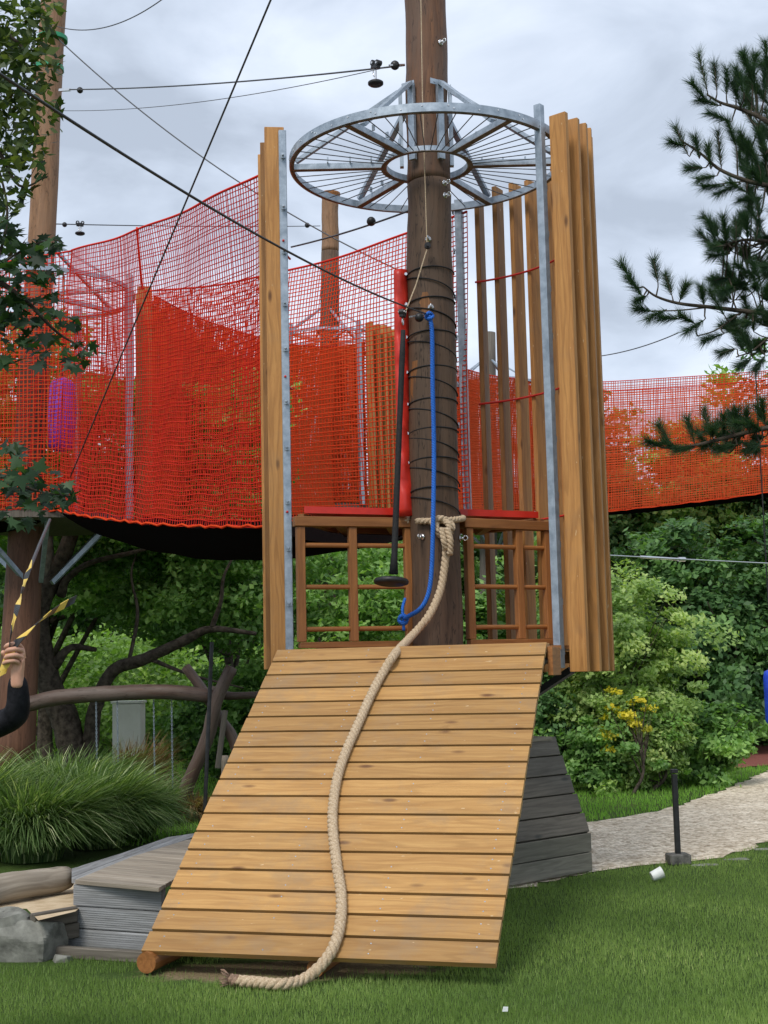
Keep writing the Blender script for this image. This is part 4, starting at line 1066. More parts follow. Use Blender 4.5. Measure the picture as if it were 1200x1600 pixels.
# ------------------------------------------------------------------ grey timber mound behind the ramp
gm = empty('timber_mound', (1.3, 10.8, 0), 'dark grey weathered timber climbing mound behind the right side of the ramp', 'timber mound')
B1 = ground(923, 1364); B0 = ground(800, 1387); ud = (B1 - B0).normalized(); bd = Vector((-ud.y, ud.x, 0)); Lw = 1.9
S0 = B1 - ud * Lw
for i in range(2):
    mb = MB(); mb.box((S0 + B1) / 2 + Vector((0, 0, 0.015 + 0.145 * (i + 0.5))), ud, bd, (0, 0, 1), (Lw, 0.04, 0.139)); mb.build('base_board', 'grey_mid', gm, bevel=0.004)
z0, z1, run = 0.305, 1.03, 0.24; nsl = 5
for i in range(nsl):
    t0 = (i + .5) / nsl; sl = Vector((bd.x * run, bd.y * run, z1 - z0)); ls = sl.length; sn = ud.cross(sl.normalized())
    inset = 0.10 * t0
    c = (S0 + B1) / 2 + Vector((0, 0, z0)) + sl * t0 + ud * (-inset / 2)
    mb = MB(); mb.box(c, ud, sl, sn, (Lw - inset, ls / nsl - 0.008, 0.035)); mb.build('slope_board', 'grey_dark', gm, bevel=0.004)
mb = MB()
e0 = B1 - ud * 0.02; vs = [e0 + Vector((0, 0, .3)), e0 + bd * 1.6 + Vector((0, 0, .3)), e0 + bd * 1.3 - ud * .1 + Vector((0, 0, z1)), e0 + bd * run - ud * .1 + Vector((0, 0, z1)), e0 + Vector((0, 0, 0)), e0 + bd * 1.6]
mb.add(vs, [(0, 1, 2, 3), (4, 5, 1, 0)], [(p.x * .5, p.y, p.z) for p in vs], .3); mb.build('end_wall', 'grey_dark', gm)
mb = MB(); c = (S0 + B1) / 2 + bd * (run + 0.3) + Vector((0, 0, z1 - 0.01)) - ud * .1
for i in range(5): mb.box(c + bd * (-.27 + .14 * i), ud, bd, (0, 0, 1), (Lw - .1, 0.132, 0.03))
mb.build('top_board', 'grey_tan', gm)

# black post with concrete foot, cup, paper scrap
bp_ = empty('black_post', ground(1060, 1350), 'short black post standing in a small dark concrete block', 'post')
g_ = ground(1060, 1350)
mb = MB(); mb.box(g_ + Vector((0, 0, .68 / 2 + .03)), (0, 0, 1), (1, 0, 0), (0, 1, 0), (0.66, 0.042, 0.042)); mb.build('post_shaft', 'iron', bp_, bevel=0.004)
mb = MB(); mb.box(g_ + Vector((0, 0, .68 + .045)), (0, 0, 1), (1, 0, 0), (0, 1, 0), (0.03, 0.055, 0.055)); mb.build('post_cap', 'iron', bp_, bevel=0.004)
mb = MB(); mb.box(g_ + Vector((0.0, 0, .04)), (1, .1, 0), (-.1, 1, 0), (0, 0, 1), (0.17, 0.15, 0.085)); mb.build('concrete_foot', 'concrete', bp_, bevel=0.01)
mb = MB(); g_ = ground(1029, 1379); ax = Vector((0.75, 0.1, 0.28)).normalized(); p0 = g_ + Vector((-.05, 0, .042))
mb.lathe(p0, ax, [(0, 0.028), (0.002, 0.034), (0.085, 0.042), (0.088, 0.044), (0.089, 0.040), (0.02, 0.031), (0.018, 0.005)], 24)
tag(mb.build('paper_cup', 'white', None, smooth=False), 'white paper cup lying on the lawn near the black post', 'cup')
mb = MB(); g_ = ground(790, 1592); vs = [g_ + Vector((-.014, 0, .032)), g_ + Vector((.012, 0.014, .028)), g_ + Vector((.015, .02, .046)), g_ + Vector((-.008, .006, .05))]
mb.add(vs + [v_ + Vector((0, .003, .001)) for v_ in vs], [(0, 1, 2, 3), (7, 6, 5, 4), (0, 4, 5, 1), (1, 5, 6, 2), (2, 6, 7, 3), (3, 7, 4, 0)], [(0, 0, 0)] * 8, .5)
tag(mb.build('paper_scrap', 'white', None), 'tiny white paper scrap in the grass at the bottom edge', 'litter')

# blue bag at right edge
bb = empty('blue_bag', at(1204, 1130, 16), 'blue vinyl hanging bag cut off by the right edge of the photo', 'punch bag')
a = at(1211, 1133, 16); mb = MB(); mb.lathe(a, (0, 0, 1), [(0, 0.03), (0.02, 0.09), (0.05, 0.105), (0.55, 0.105), (0.62, 0.09), (0.65, 0.02)], 22); mb.build('bag_body', 'blue', bb, smooth=True)
mb = MB(); mb.tube([a + Vector((0, 0, .64)), a + Vector((0, 0, 4.2))], 0.008, 6); mb.build('hanging_strap', 'black_cord', bb)

# ------------------------------------------------------------------ log swing frame at left
sf = empty('log_swing_frame', at(320, 1262, 15), 'bent brown log swing frame with crossed legs beyond the tall grass', 'swing frame')
def crooked(pts, rads, m, nm, par, n=12):
    mb = MB(); P_ = smooth_path(pts, 6); K = len(P_); rr2 = [float(np.interp(i / (K - 1), np.linspace(0, 1, len(rads)), rads)) for i in range(K)]
    mb.tube(P_, rr2, n, wob=0.08); return mb.build(nm, m, par, smooth=True)
crooked([at(38, 1102, 15.2), at(90, 1090, 15.1), at(180, 1083, 15.0), at(260, 1081, 14.95), at(335, 1088, 14.9)], [0.085, 0.085, 0.075], 'log', 'cross_beam', sf)
crooked([at(330, 1075, 14.9), at(350, 1086, 14.9), at(375, 1087, 14.9), at(420, 1084, 14.9)], [0.03, 0.05, 0.04, 0.035], 'log', 'side_branch', sf)
crooked([at(290, 1042, 15.1), at(318, 1080, 15.05), at(345, 1125, 15.0), at(368, 1165, 15.0), at(400, 1290, 14.9)], [0.055, 0.06, 0.065], 'log', 'leg', sf)
crooked([at(362, 1042, 14.8), at(338, 1095, 14.8), at(325, 1150, 14.85), at(300, 1210, 14.9), at(272, 1275, 15.0)], [0.065, 0.075, 0.07, 0.09], 'log', 'leg', sf)
for k, (xa, xb, lb) in enumerate(((150, 183, 'chain swing hanging nearest the left log pole'), (240, 268, 'chain swing hanging nearest the crossed legs'))):
    s_ = empty('chain_swing', at((xa + xb) / 2, 1240, 15), lb, 'swing', 'chain swings under the log beam')
    for x_ in (xa, xb):
        top = at(x_, 1088, 15.0); bt = at(x_ + 2, 1238, 15.0); n_ = 46; mb = MB()
        for i in range(n_):
            c = top.lerp(bt, (i + .5) / n_); ax = Vector((1, 0, 0)) if i % 2 else Vector((0, 1, 0))
            mb.tube([c + Vector((0, 0, math.cos(q) * .017)) + ax * math.sin(q) * .008 for q in np.linspace(0, 6.283, 9)], 0.003, 4, caps=False)
        mb.build('chain', 'zinc', s_)
    mb = MB(); p0 = at(xa + 2, 1238, 15.0); p1 = at(xb + 2, 1238, 15.0)
    mb.beam(p0 - Vector((.03, 0, 0)), p1 + Vector((.03, 0, 0)), 0.14, 0.03); mb.build('swing_seat', 'black', s_)
mb = MB(); mb.tube([at(320, 1268, 14.5), at(331, 1003, 14.5)], 0.021, 10); tag(mb.build('metal_pole', 'iron', None), 'thin dark metal pole standing before the crossed swing logs', 'pole')
mb = MB(); mb.tube([at(340, 1200, 14.7), at(352, 1110, 14.7)], 0.03, 10); tag(mb.build('metal_pole', 'grey_dark', None), 'grey leaning stake against the ramp edge behind the swing frame', 'stake')
log('lower_beam', at(352, 1180, 15.3), at(350, 1290, 15.3), 0.04, 0.05, 'grey_tan', 'pale upright branch stub behind the plank ramp', 'branch')

# ------------------------------------------------------------------ foliage builders
def leaves_np(C, size, elong=1.7, flat=0.55, outward=None):
    """diamond leaves folded along midrib. C (n,3)"""
    n = len(C); a = rng.normal(size=(n, 3)); a /= np.linalg.norm(a, axis=1, keepdims=True)
    nrm = rng.normal(size=(n, 3)) * 0.75 + np.array([0, -0.15, 0.8])
    if outward is not None: nrm = nrm + outward * 0.8
    nrm /= np.linalg.norm(nrm, axis=1, keepdims=True)
    a = a - nrm * np.sum(a * nrm, 1, keepdims=True); a /= np.linalg.norm(a, axis=1, keepdims=True) + 1e-9
    b = np.cross(nrm, a); s = (size * rng.uniform(0.6, 1.25, n))[:, None]
    V = np.empty((n, 4, 3)); V[:, 0] = C - a * s * elong / 2; V[:, 1] = C + b * s * 0.5 - nrm * s * 0.12; V[:, 2] = C + a * s * elong / 2 - nrm * s * .1; V[:, 3] = C - b * s * 0.5 - nrm * s * 0.12
    return V.reshape(-1, 3), np.arange(n * 4).reshape(-1, 4)

def crown_points(center, rad, nclump, per, clump_r, seed=0, hollow=0.35, lobes=4):
    rg = np.random.default_rng(seed); P_ = []
    ctr = np.array(center); rad = np.array(rad)
    lo = [(rg.normal(size=3), rg.uniform(.75, 1.2)) for _ in range(lobes)]
    tone = []; O = []
    for i in range(nclump):
        d = rg.normal(size=3); d /= np.linalg.norm(d)
        f = 1.0
        for l, s in lo: f *= 1 + 0.22 * math.sin(3.1 * float(d @ l) * s)
        rr2 = (hollow + (1 - hollow) * rg.random() ** 0.55) * f
        c = ctr + d * rad * rr2
        cr_ = clump_r * rg.uniform(0.55, 1.3)
        q = rg.normal(size=(per, 3)); q /= np.linalg.norm(q, axis=1, keepdims=True); q *= (rg.random((per, 1)) ** 0.5)
        q *= np.array([1.15, 1.15, 0.6]) * cr_
        P_.append(c + q); O.append(np.repeat(d[None], per, 0)); tone.append(np.clip(rg.normal(0.45, 0.2) + rg.normal(0, 0.13, per), 0, 1))
    return np.concatenate(P_), np.concatenate(O), np.concatenate(tone)

def plant(name, base, trunk, center, rad, nclump, per, clump_r, lsize, mk, label, cat='tree', seed=1, bark='bark', limbs=9, hollow=0.35, trunk_pts=None, crown='crown', group=None, elong=1.7, zmin=None, zmax=99):
    root = empty(name, base, label, cat, group)
    rg = random.Random(seed); base = Vector(base); ctr = Vector(center)
    mb = MB(); tp_ = trunk_pts or [base, base.lerp(ctr, 0.35) + Vector((rg.uniform(-.2, .2), 0, 0)), ctr]
    tp_ = [Vector(p) for p in tp_]
    sp_ = smooth_path(tp_, 6); mb.tube(sp_, [trunk * (1 - 0.7 * i / (len(sp_) - 1)) for i in range(len(sp_))], 10, wob=0.1)
    mb.build('trunk', bark, root, smooth=True)
    mb = MB()
    for i in range(limbs):
        s = sp_[int(len(sp_) * rg.uniform(0.35, 0.95)) - 1]; a = rg.uniform(0, 6.28); e = ctr + Vector((math.cos(a) * rad[0] * .85, math.sin(a) * rad[1] * .85, rg.uniform(-.5, .8) * rad[2]))
        mid_ = s.lerp(e, .5) + Vector((0, 0, rg.uniform(-.1, .25) * rad[2])); pp = smooth_path([s, mid_, e], 5)
        mb.tube(pp, [trunk * .38 * (1 - .85 * k / (len(pp) - 1)) for k in range(len(pp))], 6)
    mb.build('limbs', bark, root, smooth=True)
    P_, O, tn = crown_points(center, rad, nclump, per, clump_r, seed, hollow)
    kk = (P_[:, 2] > (zmin if zmin is not None else -9)) & (P_[:, 2] < zmax + 0.15 * np.sin(P_[:, 0] * 5)); P_, O, tn = P_[kk], O[kk], tn[kk]
    V, Q = leaves_np(P_, lsize, elong, outward=O)
    np_mesh(crown, V, Q, np.repeat(tn, 4), mk, root)
    return root
# background wood: one mass beyond the park
def wood_mass(name, x0, x1, y0, y1, ztop, n, size, mk, label, seed, zlow=0.0):
    rg = np.random.default_rng(seed); nc = n // 120
    X = rg.uniform(x0, x1, nc); Y = rg.uniform(y0, y1, nc); g = gh(X, Y)
    zt_ = ztop * (0.80 + 0.16 * np.sin(X * 0.9 + 1) + 0.12 * np.sin(X * 2.3)); Z = g + zlow + (zt_ - zlow) * rg.random(nc) ** 0.8
    cr_ = rg.uniform(0.35, 0.95, nc)
    P_ = []; T = []
    for i in range(nc):
        q = rg.normal(size=(120, 3)); q /= np.linalg.norm(q, axis=1, keepdims=True); q *= rg.random((120, 1)) ** 0.5 * cr_[i] * np.array([1.2, 1, .7])
        P_.append(np.array([X[i], Y[i], Z[i]]) + q); T.append(np.clip(rg.normal(.45, .22) + rg.normal(0, .12, 120), 0, 1))
    P_ = np.concatenate(P_); T = np.concatenate(T)
    V, Q = leaves_np(P_, size, 1.5); o = np_mesh(name, V, Q, np.repeat(T, 4), mk)
    return tag(o, label, 'wood', kind='stuff')
wood_mass('woodland', -13, 14, 34, 40, 4.2, 90000, 0.15, 'leaf_dark', 'distant dark green wood filling the background', 3)
wood_mass('woodland_edge', -9, 1.5, 26, 29.5, 2.5, 36000, 0.09, 'leaf_light', 'sunlit bushes along the far edge on the left', 4)
wood_mass('dark_hedge', 2.0, 10.5, 26.3, 28.5, 3.6, 50000, 0.10, 'leaf_dark', 'dark bushes on the far side of the red surface', 5)

# spreading old tree at left with long dark limb
st = empty('spreading_tree', at(130, 1200, 18), 'old spreading tree with a long dark limb reaching right over the swing frame', 'tree')
def limb(pts, rads, nm='limb', m='bark'):
    P_ = smooth_path([at(*p) for p in pts], 6); K = len(P_); rads = [r_ * (0.75 if nm == 'limb' else 0.9) for r_ in rads]
    mb = MB(); mb.tube(P_, [float(np.interp(i / (K - 1), np.linspace(0, 1, len(rads)), rads)) for i in range(K)], 10, wob=.1); return mb.build(nm, m, st, smooth=True)
g_ = ground(140, 1250)
limb([(135, 1262, 17.4), (112, 1165, 17.4), (100, 1120, 17.4), (75, 1060, 17.4), (60, 960, 17.4), (95, 880, 17.4), (120, 800, 17.4), (130, 700, 17.7)], [0.24, 0.2, 0.2, 0.17, 0.15, 0.12, 0.1, 0.05], 'trunk')
limb([(120, 1240, 17.4), (140, 1170, 17.4), (148, 1110, 17.3), (175, 1050, 17.2), (225, 1030, 17.1), (290, 1000, 17.0), (330, 983, 16.9), (400, 990, 16.8)], [0.17, 0.15, 0.12, 0.11, 0.10, 0.085, 0.06, 0.03])
limb([(85, 1040, 17.4), (110, 1012, 17.4), (150, 1015, 17.6)], [0.10, 0.06, 0.04])
limb([(95, 930, 17.4), (105, 905, 17.3), (140, 880, 17.2), (200, 865, 17.1), (260, 850, 17.0)], [0.09, 0.06, 0.05, 0.04, 0.02])
limb([(330, 983, 16.9), (345, 940, 16.8), (350, 900, 16.7), (370, 860, 16.7)], [0.05, 0.035, 0.025, 0.015])
limb([(200, 1040, 17.2), (215, 960, 17.4), (205, 900, 17.5), (215, 860, 17.6)], [0.035, 0.03, 0.02, 0.012])
limb([(235, 1030, 17.1), (300, 1055, 16.9), (380, 1075, 16.7)], [0.04, 0.025, 0.012])
limb([(60, 960, 17.4), (75, 900, 17.4), (70, 800, 17.4), (40, 700, 17.4)], [0.12, 0.1, 0.08, 0.05], 'limb', 'bark_pale')
def px_clumps(spec, seed, per, cr_):
    rg = np.random.default_rng(seed); P_ = []; T = []
    for (x0, x1, y0, y1, d0, d1, n_) in spec:
        for i in range(n_):
            c = np.array(tuple(at(rg.uniform(x0, x1), rg.uniform(y0, y1), rg.uniform(d0, d1))))
            q = rg.normal(size=(per, 3)); q /= np.linalg.norm(q, axis=1, keepdims=True); q *= rg.random((per, 1)) ** .5 * cr_ * rg.uniform(.5, 1.3) * np.array([1.3, 1, .55])
            P_.append(c + q); T.append(np.clip(rg.normal(.5, .2) + rg.normal(0, .14, per), 0, 1))
    return np.concatenate(P_), np.concatenate(T)
P_, T = px_clumps([(60, 420, 830, 950, 17.7, 20.5, 125), (200, 430, 930, 1000, 17.6, 20, 40), (60, 230, 600, 860, 17.5, 19.5, 130), (-60, 110, 500, 900, 17.8, 19.5, 120), (230, 420, 600, 860, 17.5, 19.5, 130), (400, 640, 850, 990, 18, 20, 60)], 8, 150, 0.36)
V, Q = leaves_np(P_, 0.06, 1.8); np_mesh('crown', V, Q, np.repeat(T, 4), 'leaf_mid', st)

T_ = plant
T_('leafy_tree', (-5.6, 22.5, 0), 0.16, (-5.6, 22.5, 3.8), (2.1, 1.8, 2.6), 220, 130, 0.45, 0.085, 'leaf_dark', 'broad green tree behind the red net at the far left', seed=11, zmin=2.6)
T_('leafy_tree', (-2.6, 23.0, 0), 0.14, (-2.7, 23, 3.5), (1.4, 1.4, 2.3), 150, 120, 0.4, 0.085, 'leaf_dark', 'rounded darker tree behind the red net next to the upright boards', seed=12, zmin=2.4)
T_('leafy_tree', (1.2, 33.5, 2), 0.14, (0.9, 33.5, 3.4), (1.9, 1.6, 2.2), 150, 110, 0.5, 0.13, 'leaf_mid', 'green tree seen low behind the ladder frames', seed=13)
T_('leafy_tree', (7.7, 35.0, 2), 0.18, (8.0, 35, 5.2), (1.5, 1.4, 2.9), 190, 110, 0.5, 0.12, 'leaf_light', 'tall tree showing orange through the right net', seed=14)
T_('leafy_tree', (10.2, 35.0, 2), 0.18, (10.4, 35, 5.2), (1.6, 1.4, 3.0), 190, 110, 0.5, 0.12, 'leaf_dark', 'tall dark tree at the right edge behind the blue bag', seed=15)
T_('leafy_tree', (5.6, 34.5, 2), 0.14, (5.7, 34.5, 4.6), (0.9, 1.0, 2.5), 150, 110, 0.45, 0.12, 'leaf_dark', 'dark tree close behind the right hand upright boards', seed=16)
T_('evergreen_tree', (6.3, 24.8, 0), 0.16, (6.1, 24.8, 2.2), (2.1, 1.2, 2.0), 330, 120, 0.38, 0.085, 'leaf_dark', 'dark dense evergreen filling the right edge under the net', seed=17, hollow=.5, zmax=4.1, zmin=.35)
T_('round_shrub', (2.9, 18.4, 0), 0.05, (3.15, 18.4, 1.5), (0.85, 0.7, 1.15), 240, 120, 0.22, 0.045, 'leaf_greygreen', 'large pale green shrub right of the upright boards', 'shrub', seed=18, hollow=.45, crown='foliage', zmin=.15)
T_('small_shrub', (4.15, 18.0, 0), 0.04, (4.15, 18.0, 0.62), (0.62, 0.5, 0.55), 90, 90, 0.2, 0.055, 'leaf_mid', 'low rounded shrub at the right before the red surface', 'shrub', seed=19, crown='foliage', zmin=.02)
T_('yellow_shrub', (2.95, 16.9, 0), 0.025, (2.98, 17.3, 0.98), (0.40, 0.25, 0.44), 26, 30, 0.085, 0.036, 'leaf_yellow', 'slender shrub with bright yellow autumn leaves', 'shrub', seed=20, crown='foliage', hollow=.2, limbs=12)
T_('green_shrub', (3.3, 17.5, 0), 0.03, (3.3, 17.55, 0.62), (0.62, 0.35, 0.62), 120, 100, 0.17, 0.040, 'leaf_greygreen', 'fresh green lower shrub around the yellow leaved stems', 'shrub', seed=52, crown='foliage', zmin=.05)
T_('dark_shrub', (1.9, 18.6, 0), 0.04, (1.95, 18.6, 0.95), (0.62, 0.5, 0.9), 150, 90, 0.22, 0.05, 'leaf_dark', 'dark shrub peeking out between ramp and pale shrub', 'shrub', seed=21, crown='foliage', zmin=.02)
T_('dark_shrub', (2.6, 17.6, 0), 0.03, (2.75, 17.6, 0.45), (0.6, 0.4, 0.42), 90, 90, 0.17, 0.045, 'leaf_mid', 'low leafy shrub at the foot of the yellow leaved shrub', 'shrub', seed=22, crown='foliage', zmin=.02)
T_('evergreen_tree', (-2.6, 21.0, 0), 0.06, (-2.7, 21, 0.75), (0.9, 0.7, 0.8), 110, 100, 0.24, 0.06, 'leaf_mid', 'dark bush standing behind the swing chains', 'bush', seed=23, zmin=.02)
T_('small_shrub', (-1.75, 19.4, 0), 0.03, (-1.7, 19.4, 0.8), (0.55, 0.5, 0.9), 100, 90, 0.22, 0.06, 'leaf_mid', 'shrub behind the crossed legs of the swing frame', 'shrub', seed=24, crown='foliage', zmin=.02)
T_('small_shrub', (-0.9, 19.8, 0), 0.03, (-0.6, 19.8, 1.3), (0.9, 0.6, 1.1), 150, 90, 0.26, 0.07, 'leaf_light', 'bright green shrub seen through the left ladder frame', 'shrub', seed=25, crown='foliage', zmin=.02)
T_('small_shrub', (1.2, 20.5, 0), 0.03, (1.3, 20.5, 1.6), (0.8, 0.6, 1.3), 150, 90, 0.26, 0.07, 'leaf_mid', 'leafy shrub seen through the right ladder frame', 'shrub', seed=26, crown='foliage', zmin=.02)

# ivy ground cover along the bed edge
n = 9000
tt = rng.random(n); ex = 945 + 215 * tt
pts = []
for k in range(n):
    x_ = ex[k] + rng.normal(0, 8); y_ = np.interp(x_, [930, 1000, 1060, 1120, 1165], [1248, 1232, 1212, 1196, 1188]) - abs(rng.normal(0, 9)); g2 = ground(x_, y_); pts.append((g2.x, g2.y + rng.uniform(0, .3), rng.uniform(.01, .16)))
V, Q = leaves_np(np.array(pts), 0.06, 1.3); tag(np_mesh('ground_cover', V, Q, np.repeat(rng.random(n), 4), 'leaf_light'), 'low leafy ground cover edging the shrub bed', 'ground cover', kind='stuff')

# building sliver
bl_ = empty('garden_wall', (at(195, 1190, 24.5).x, 24.9, 0), 'cream rendered wall glimpsed between the trees at the left', 'wall')
mb = MB(); mb.box((at(195, 1190, 24.5).x, 24.9, 0.45), (1, 0, 0), (0, 1, 0), (0, 0, 1), (0.5, 0.5, 1.3)); mb.build('wall_face', 'plaster', bl_)
mb = MB(); mb.box((at(195, 1190, 24.5).x, 24.9, 1.13), (1, 0, 0), (0, 1, 0), (0, 0, 1), (0.55, 0.56, 0.04)); mb.build('coping', 'plaster', bl_)

# ornamental grasses
def grass_clump(c, hgt, rad, nbl, mk, label, name='ornamental_grass', wd=0.020, seed=1, lean=(0.25, -0.1)):
    rg = np.random.default_rng(seed); K = 7
    a = rg.uniform(0, 2 * np.pi, nbl); rr2 = rad * 0.45 * np.sqrt(rg.random(nbl)); bx_, by_ = c[0] + rr2 * np.cos(a), c[1] + rr2 * np.sin(a)
    L_ = hgt * rg.uniform(.75, 1.35, nbl); out_ = rad * rg.uniform(.25, 1.15, nbl); oa = a + rg.normal(0, .7, nbl)
    ox = np.cos(oa) * out_ + lean[0] * L_ * rg.uniform(.4, 1.2, nbl); oy = np.sin(oa) * out_ + lean[1] * L_
    t_ = np.linspace(0, 1, K)[None, :]
    ph = rg.uniform(.55, .95, nbl)[:, None]
    X = bx_[:, None] + ox[:, None] * t_ ** 1.7; Y = by_[:, None] + oy[:, None] * t_ ** 1.7
    droop = rg.uniform(.25, .95, nbl)[:, None]
    Z = L_[:, None] * (t_ * 1.15 - droop * t_ ** 2.6) + c[2]
    Z = np.maximum(Z, c[2] + 0.01)
    C = np.stack([X, Y, Z], -1); wdt = wd * (1 - t_ ** 2 * .9)[..., None] / 2
    wa = oa + np.pi / 2 + rg.normal(0, .8, nbl); W_ = np.stack([np.cos(wa), np.sin(wa), 0 * wa], -1)[:, None, :] * wdt
    V = np.stack([C - W_, C + W_], 2).reshape(-1, 3)
    i = np.arange(nbl)[:, None]; k = np.arange(K - 1)[None, :]; b = (i * K + k) * 2
    Q = np.stack([b, b + 1, b + 3, b + 2], -1).reshape(-1, 4)
    o = np_mesh(name, V, Q, np.repeat(np.clip(rg.normal(.45, .25, nbl), 0, 1), K * 2), mk); return tag(o, label, 'grass clump')
grass_clump(tuple(ground(50, 1345)), 0.70, 0.55, 5200, 'leaf_tall', 'tall arching green grass clump at the left edge before the log pole', seed=31)
grass_clump(tuple(ground(-60, 1340)), 0.84, 0.6, 3800, 'leaf_tall', 'tall green grass clump half outside the left edge', seed=36)
grass_clump(tuple(ground(150, 1325)), 0.72, 0.52, 5200, 'leaf_tall', 'middle arching green grass clump behind the round log', seed=32)
grass_clump(tuple(ground(215, 1312)), 0.55, 0.36, 2600, 'leaf_tall', 'right hand arching green grass clump next to the boardwalk', seed=33)
grass_clump(tuple(ground(100, 1300)), 0.78, 0.7, 4200, 'leaf_tall', 'rear green grass clump against the foot of the left log pole', seed=37)
grass_clump(tuple(ground(210, 1275)), 0.85, 0.35, 1300, 'leaf_rust', 'reddish brown dry grass clump behind the green clumps', seed=34)
grass_clump(tuple(ground(305, 1285)), 0.32, 0.22, 700, 'leaf_rust', 'small dry weeds beside the ramp edge', name='dry_weeds', seed=38)
grass_clump(tuple(ground(912, 1222)), 0.75, 0.3, 2200, 'leaf_dark', 'dark grass tuft at the corner of the grey timber mound', seed=35, wd=.014)
grass_clump(tuple(ground(968, 1232)), 0.4, 0.35, 900, 'leaf_rust', 'thin straw coloured tuft in the shrub bed', seed=39, wd=.01)

# weeds at edges of the path and the box
# ------------------------------------------------------------------ pine at right
pine = empty('pine_tree', (3.6, 8.6, 0), 'dark long needled pine whose branches reach in from the right', 'pine tree')
mb = MB(); mb.tube(smooth_path([(3.6, 8.6, 0), (3.55, 8.6, 3), (3.5, 8.6, 6), (3.45, 8.6, 9)], 5), [0.2 - 0.007 * i for i in range(16)], 14, wob=.08); mb.build('trunk', 'bark', pine, smooth=True)
mb = MB()
D = 8.3
shoots = []
BRP = []
def br(pts, r0, r1):
    r0 *= 0.75
    P_ = smooth_path([at(p[0], p[1], p[2] if len(p) > 2 else D) for p in pts], 6); K = len(P_)
    mb.tube(P_, [r0 + (r1 - r0) * i / (K - 1) for i in range(K)], 7); BRP.extend(P_)
br([(1480, 330, 8.6), (1300, 230, 8.5), (1210, 195), (1185, 182), (1150, 168), (1125, 160), (1105, 148)], 0.03, 0.006)
br([(1480, 420, 8.6), (1290, 330, 8.5), (1215, 295), (1168, 283), (1125, 265), (1095, 240), (1062, 218)], 0.03, 0.005)
br([(1168, 283), (1130, 287), (1105, 290)], 0.007, 0.004)
br([(1480, 560, 8.6), (1300, 510, 8.5), (1215, 492), (1160, 486), (1110, 480), (1060, 474), (1025, 463), (1005, 448)], 0.03, 0.005)
br([(1110, 480), (1060, 485), (1020, 486)], 0.007, 0.004)
br([(1480, 720, 8.6), (1300, 670, 8.5), (1215, 667), (1150, 680), (1090, 695), (1045, 700), (1025, 696)], 0.03, 0.004)
br([(1480, 480, 8.8), (1300, 400, 8.7), (1215, 380, 8.6), (1165, 375, 8.5), (1125, 385, 8.5)], 0.03, 0.006)
br([(1160, 486), (1120, 515), (1090, 525)], 0.008, 0.004)
br([(1230, 500), (1180, 545), (1150, 558)], 0.01, 0.004)
mb.build('branches', 'bark', pine, smooth=True)
S_ = [(1105,142,1091,84),(1120,142,1116,100),(1135,148,1136,108),(1150,152,1152,118),(1105,160,1080,128),(1125,165,1092,155),(1175,130,1161,84),(1182,150,1176,108),(1192,160,1195,112),(1200,112,1196,66),(1140,190,1108,176),(1190,185,1165,150),(1160,175,1145,130),
 (1075,242,1056,198),(1068,228,1048,222),(1092,246,1086,214),(1110,262,1106,228),(1127,262,1121,205),(1150,228,1136,190),(1168,282,1168,228),(1175,250,1157,205),(1130,290,1098,292),(1155,288,1120,303),(1165,300,1140,285),(1190,310,1155,312),(1200,300,1182,262),(1195,240,1185,205),(1100,262,1075,262),(1118,275,1090,280),(1205,215,1195,170),
 (1120,382,1106,345),(1135,378,1130,338),(1150,378,1150,345),(1168,374,1166,338),(1180,378,1186,345),(1118,390,1092,364),(1140,395,1110,400),
 (990,446,970,410),(1003,462,984,436),(1028,442,1021,406),(1050,462,1040,430),(1062,470,1072,444),(1100,478,1096,448),(1018,486,996,482),(1060,498,1032,496),(1085,505,1062,492),(1100,500,1072,518),(1130,522,1098,532),(1150,545,1126,552),(1175,560,1155,572),(1195,556,1180,578),(1010,462,996,470),(1040,484,1012,498),
 (1035,696,1010,690),(1045,692,1030,664),(1085,692,1074,654),(1110,682,1100,640),(1130,680,1130,648),(1168,676,1166,640),(1060,700,1035,690),(1085,700,1055,702),(1150,695,1125,700),(1190,690,1165,706),(1195,660,1190,625),(1145,668,1150,640)]
for s in S_: shoots.append(s + (D,))
for i in range(130):
    x_ = random.uniform(1120, 1290); y_ = random.uniform(355, 560)
    if y_ > 520 and x_ < 1150: continue
    shoots.append((x_, y_, x_ + random.uniform(-28, 6), y_ + random.uniform(-40, 8), D + random.uniform(-.1, .9)))
for i in range(60):
    x_ = random.uniform(1160, 1290); y_ = random.uniform(110, 340); shoots.append((x_, y_, x_ + random.uniform(-22, 6), y_ + random.uniform(-42, -12), D + random.uniform(-.1, .9)))
for i in range(26):
    x_ = random.uniform(1100, 1280); y_ = random.uniform(655, 700); shoots.append((x_, y_, x_ + random.uniform(-30, 6), y_ + random.uniform(-30, 8), D + random.uniform(-.1, .6)))
V = []; T = []
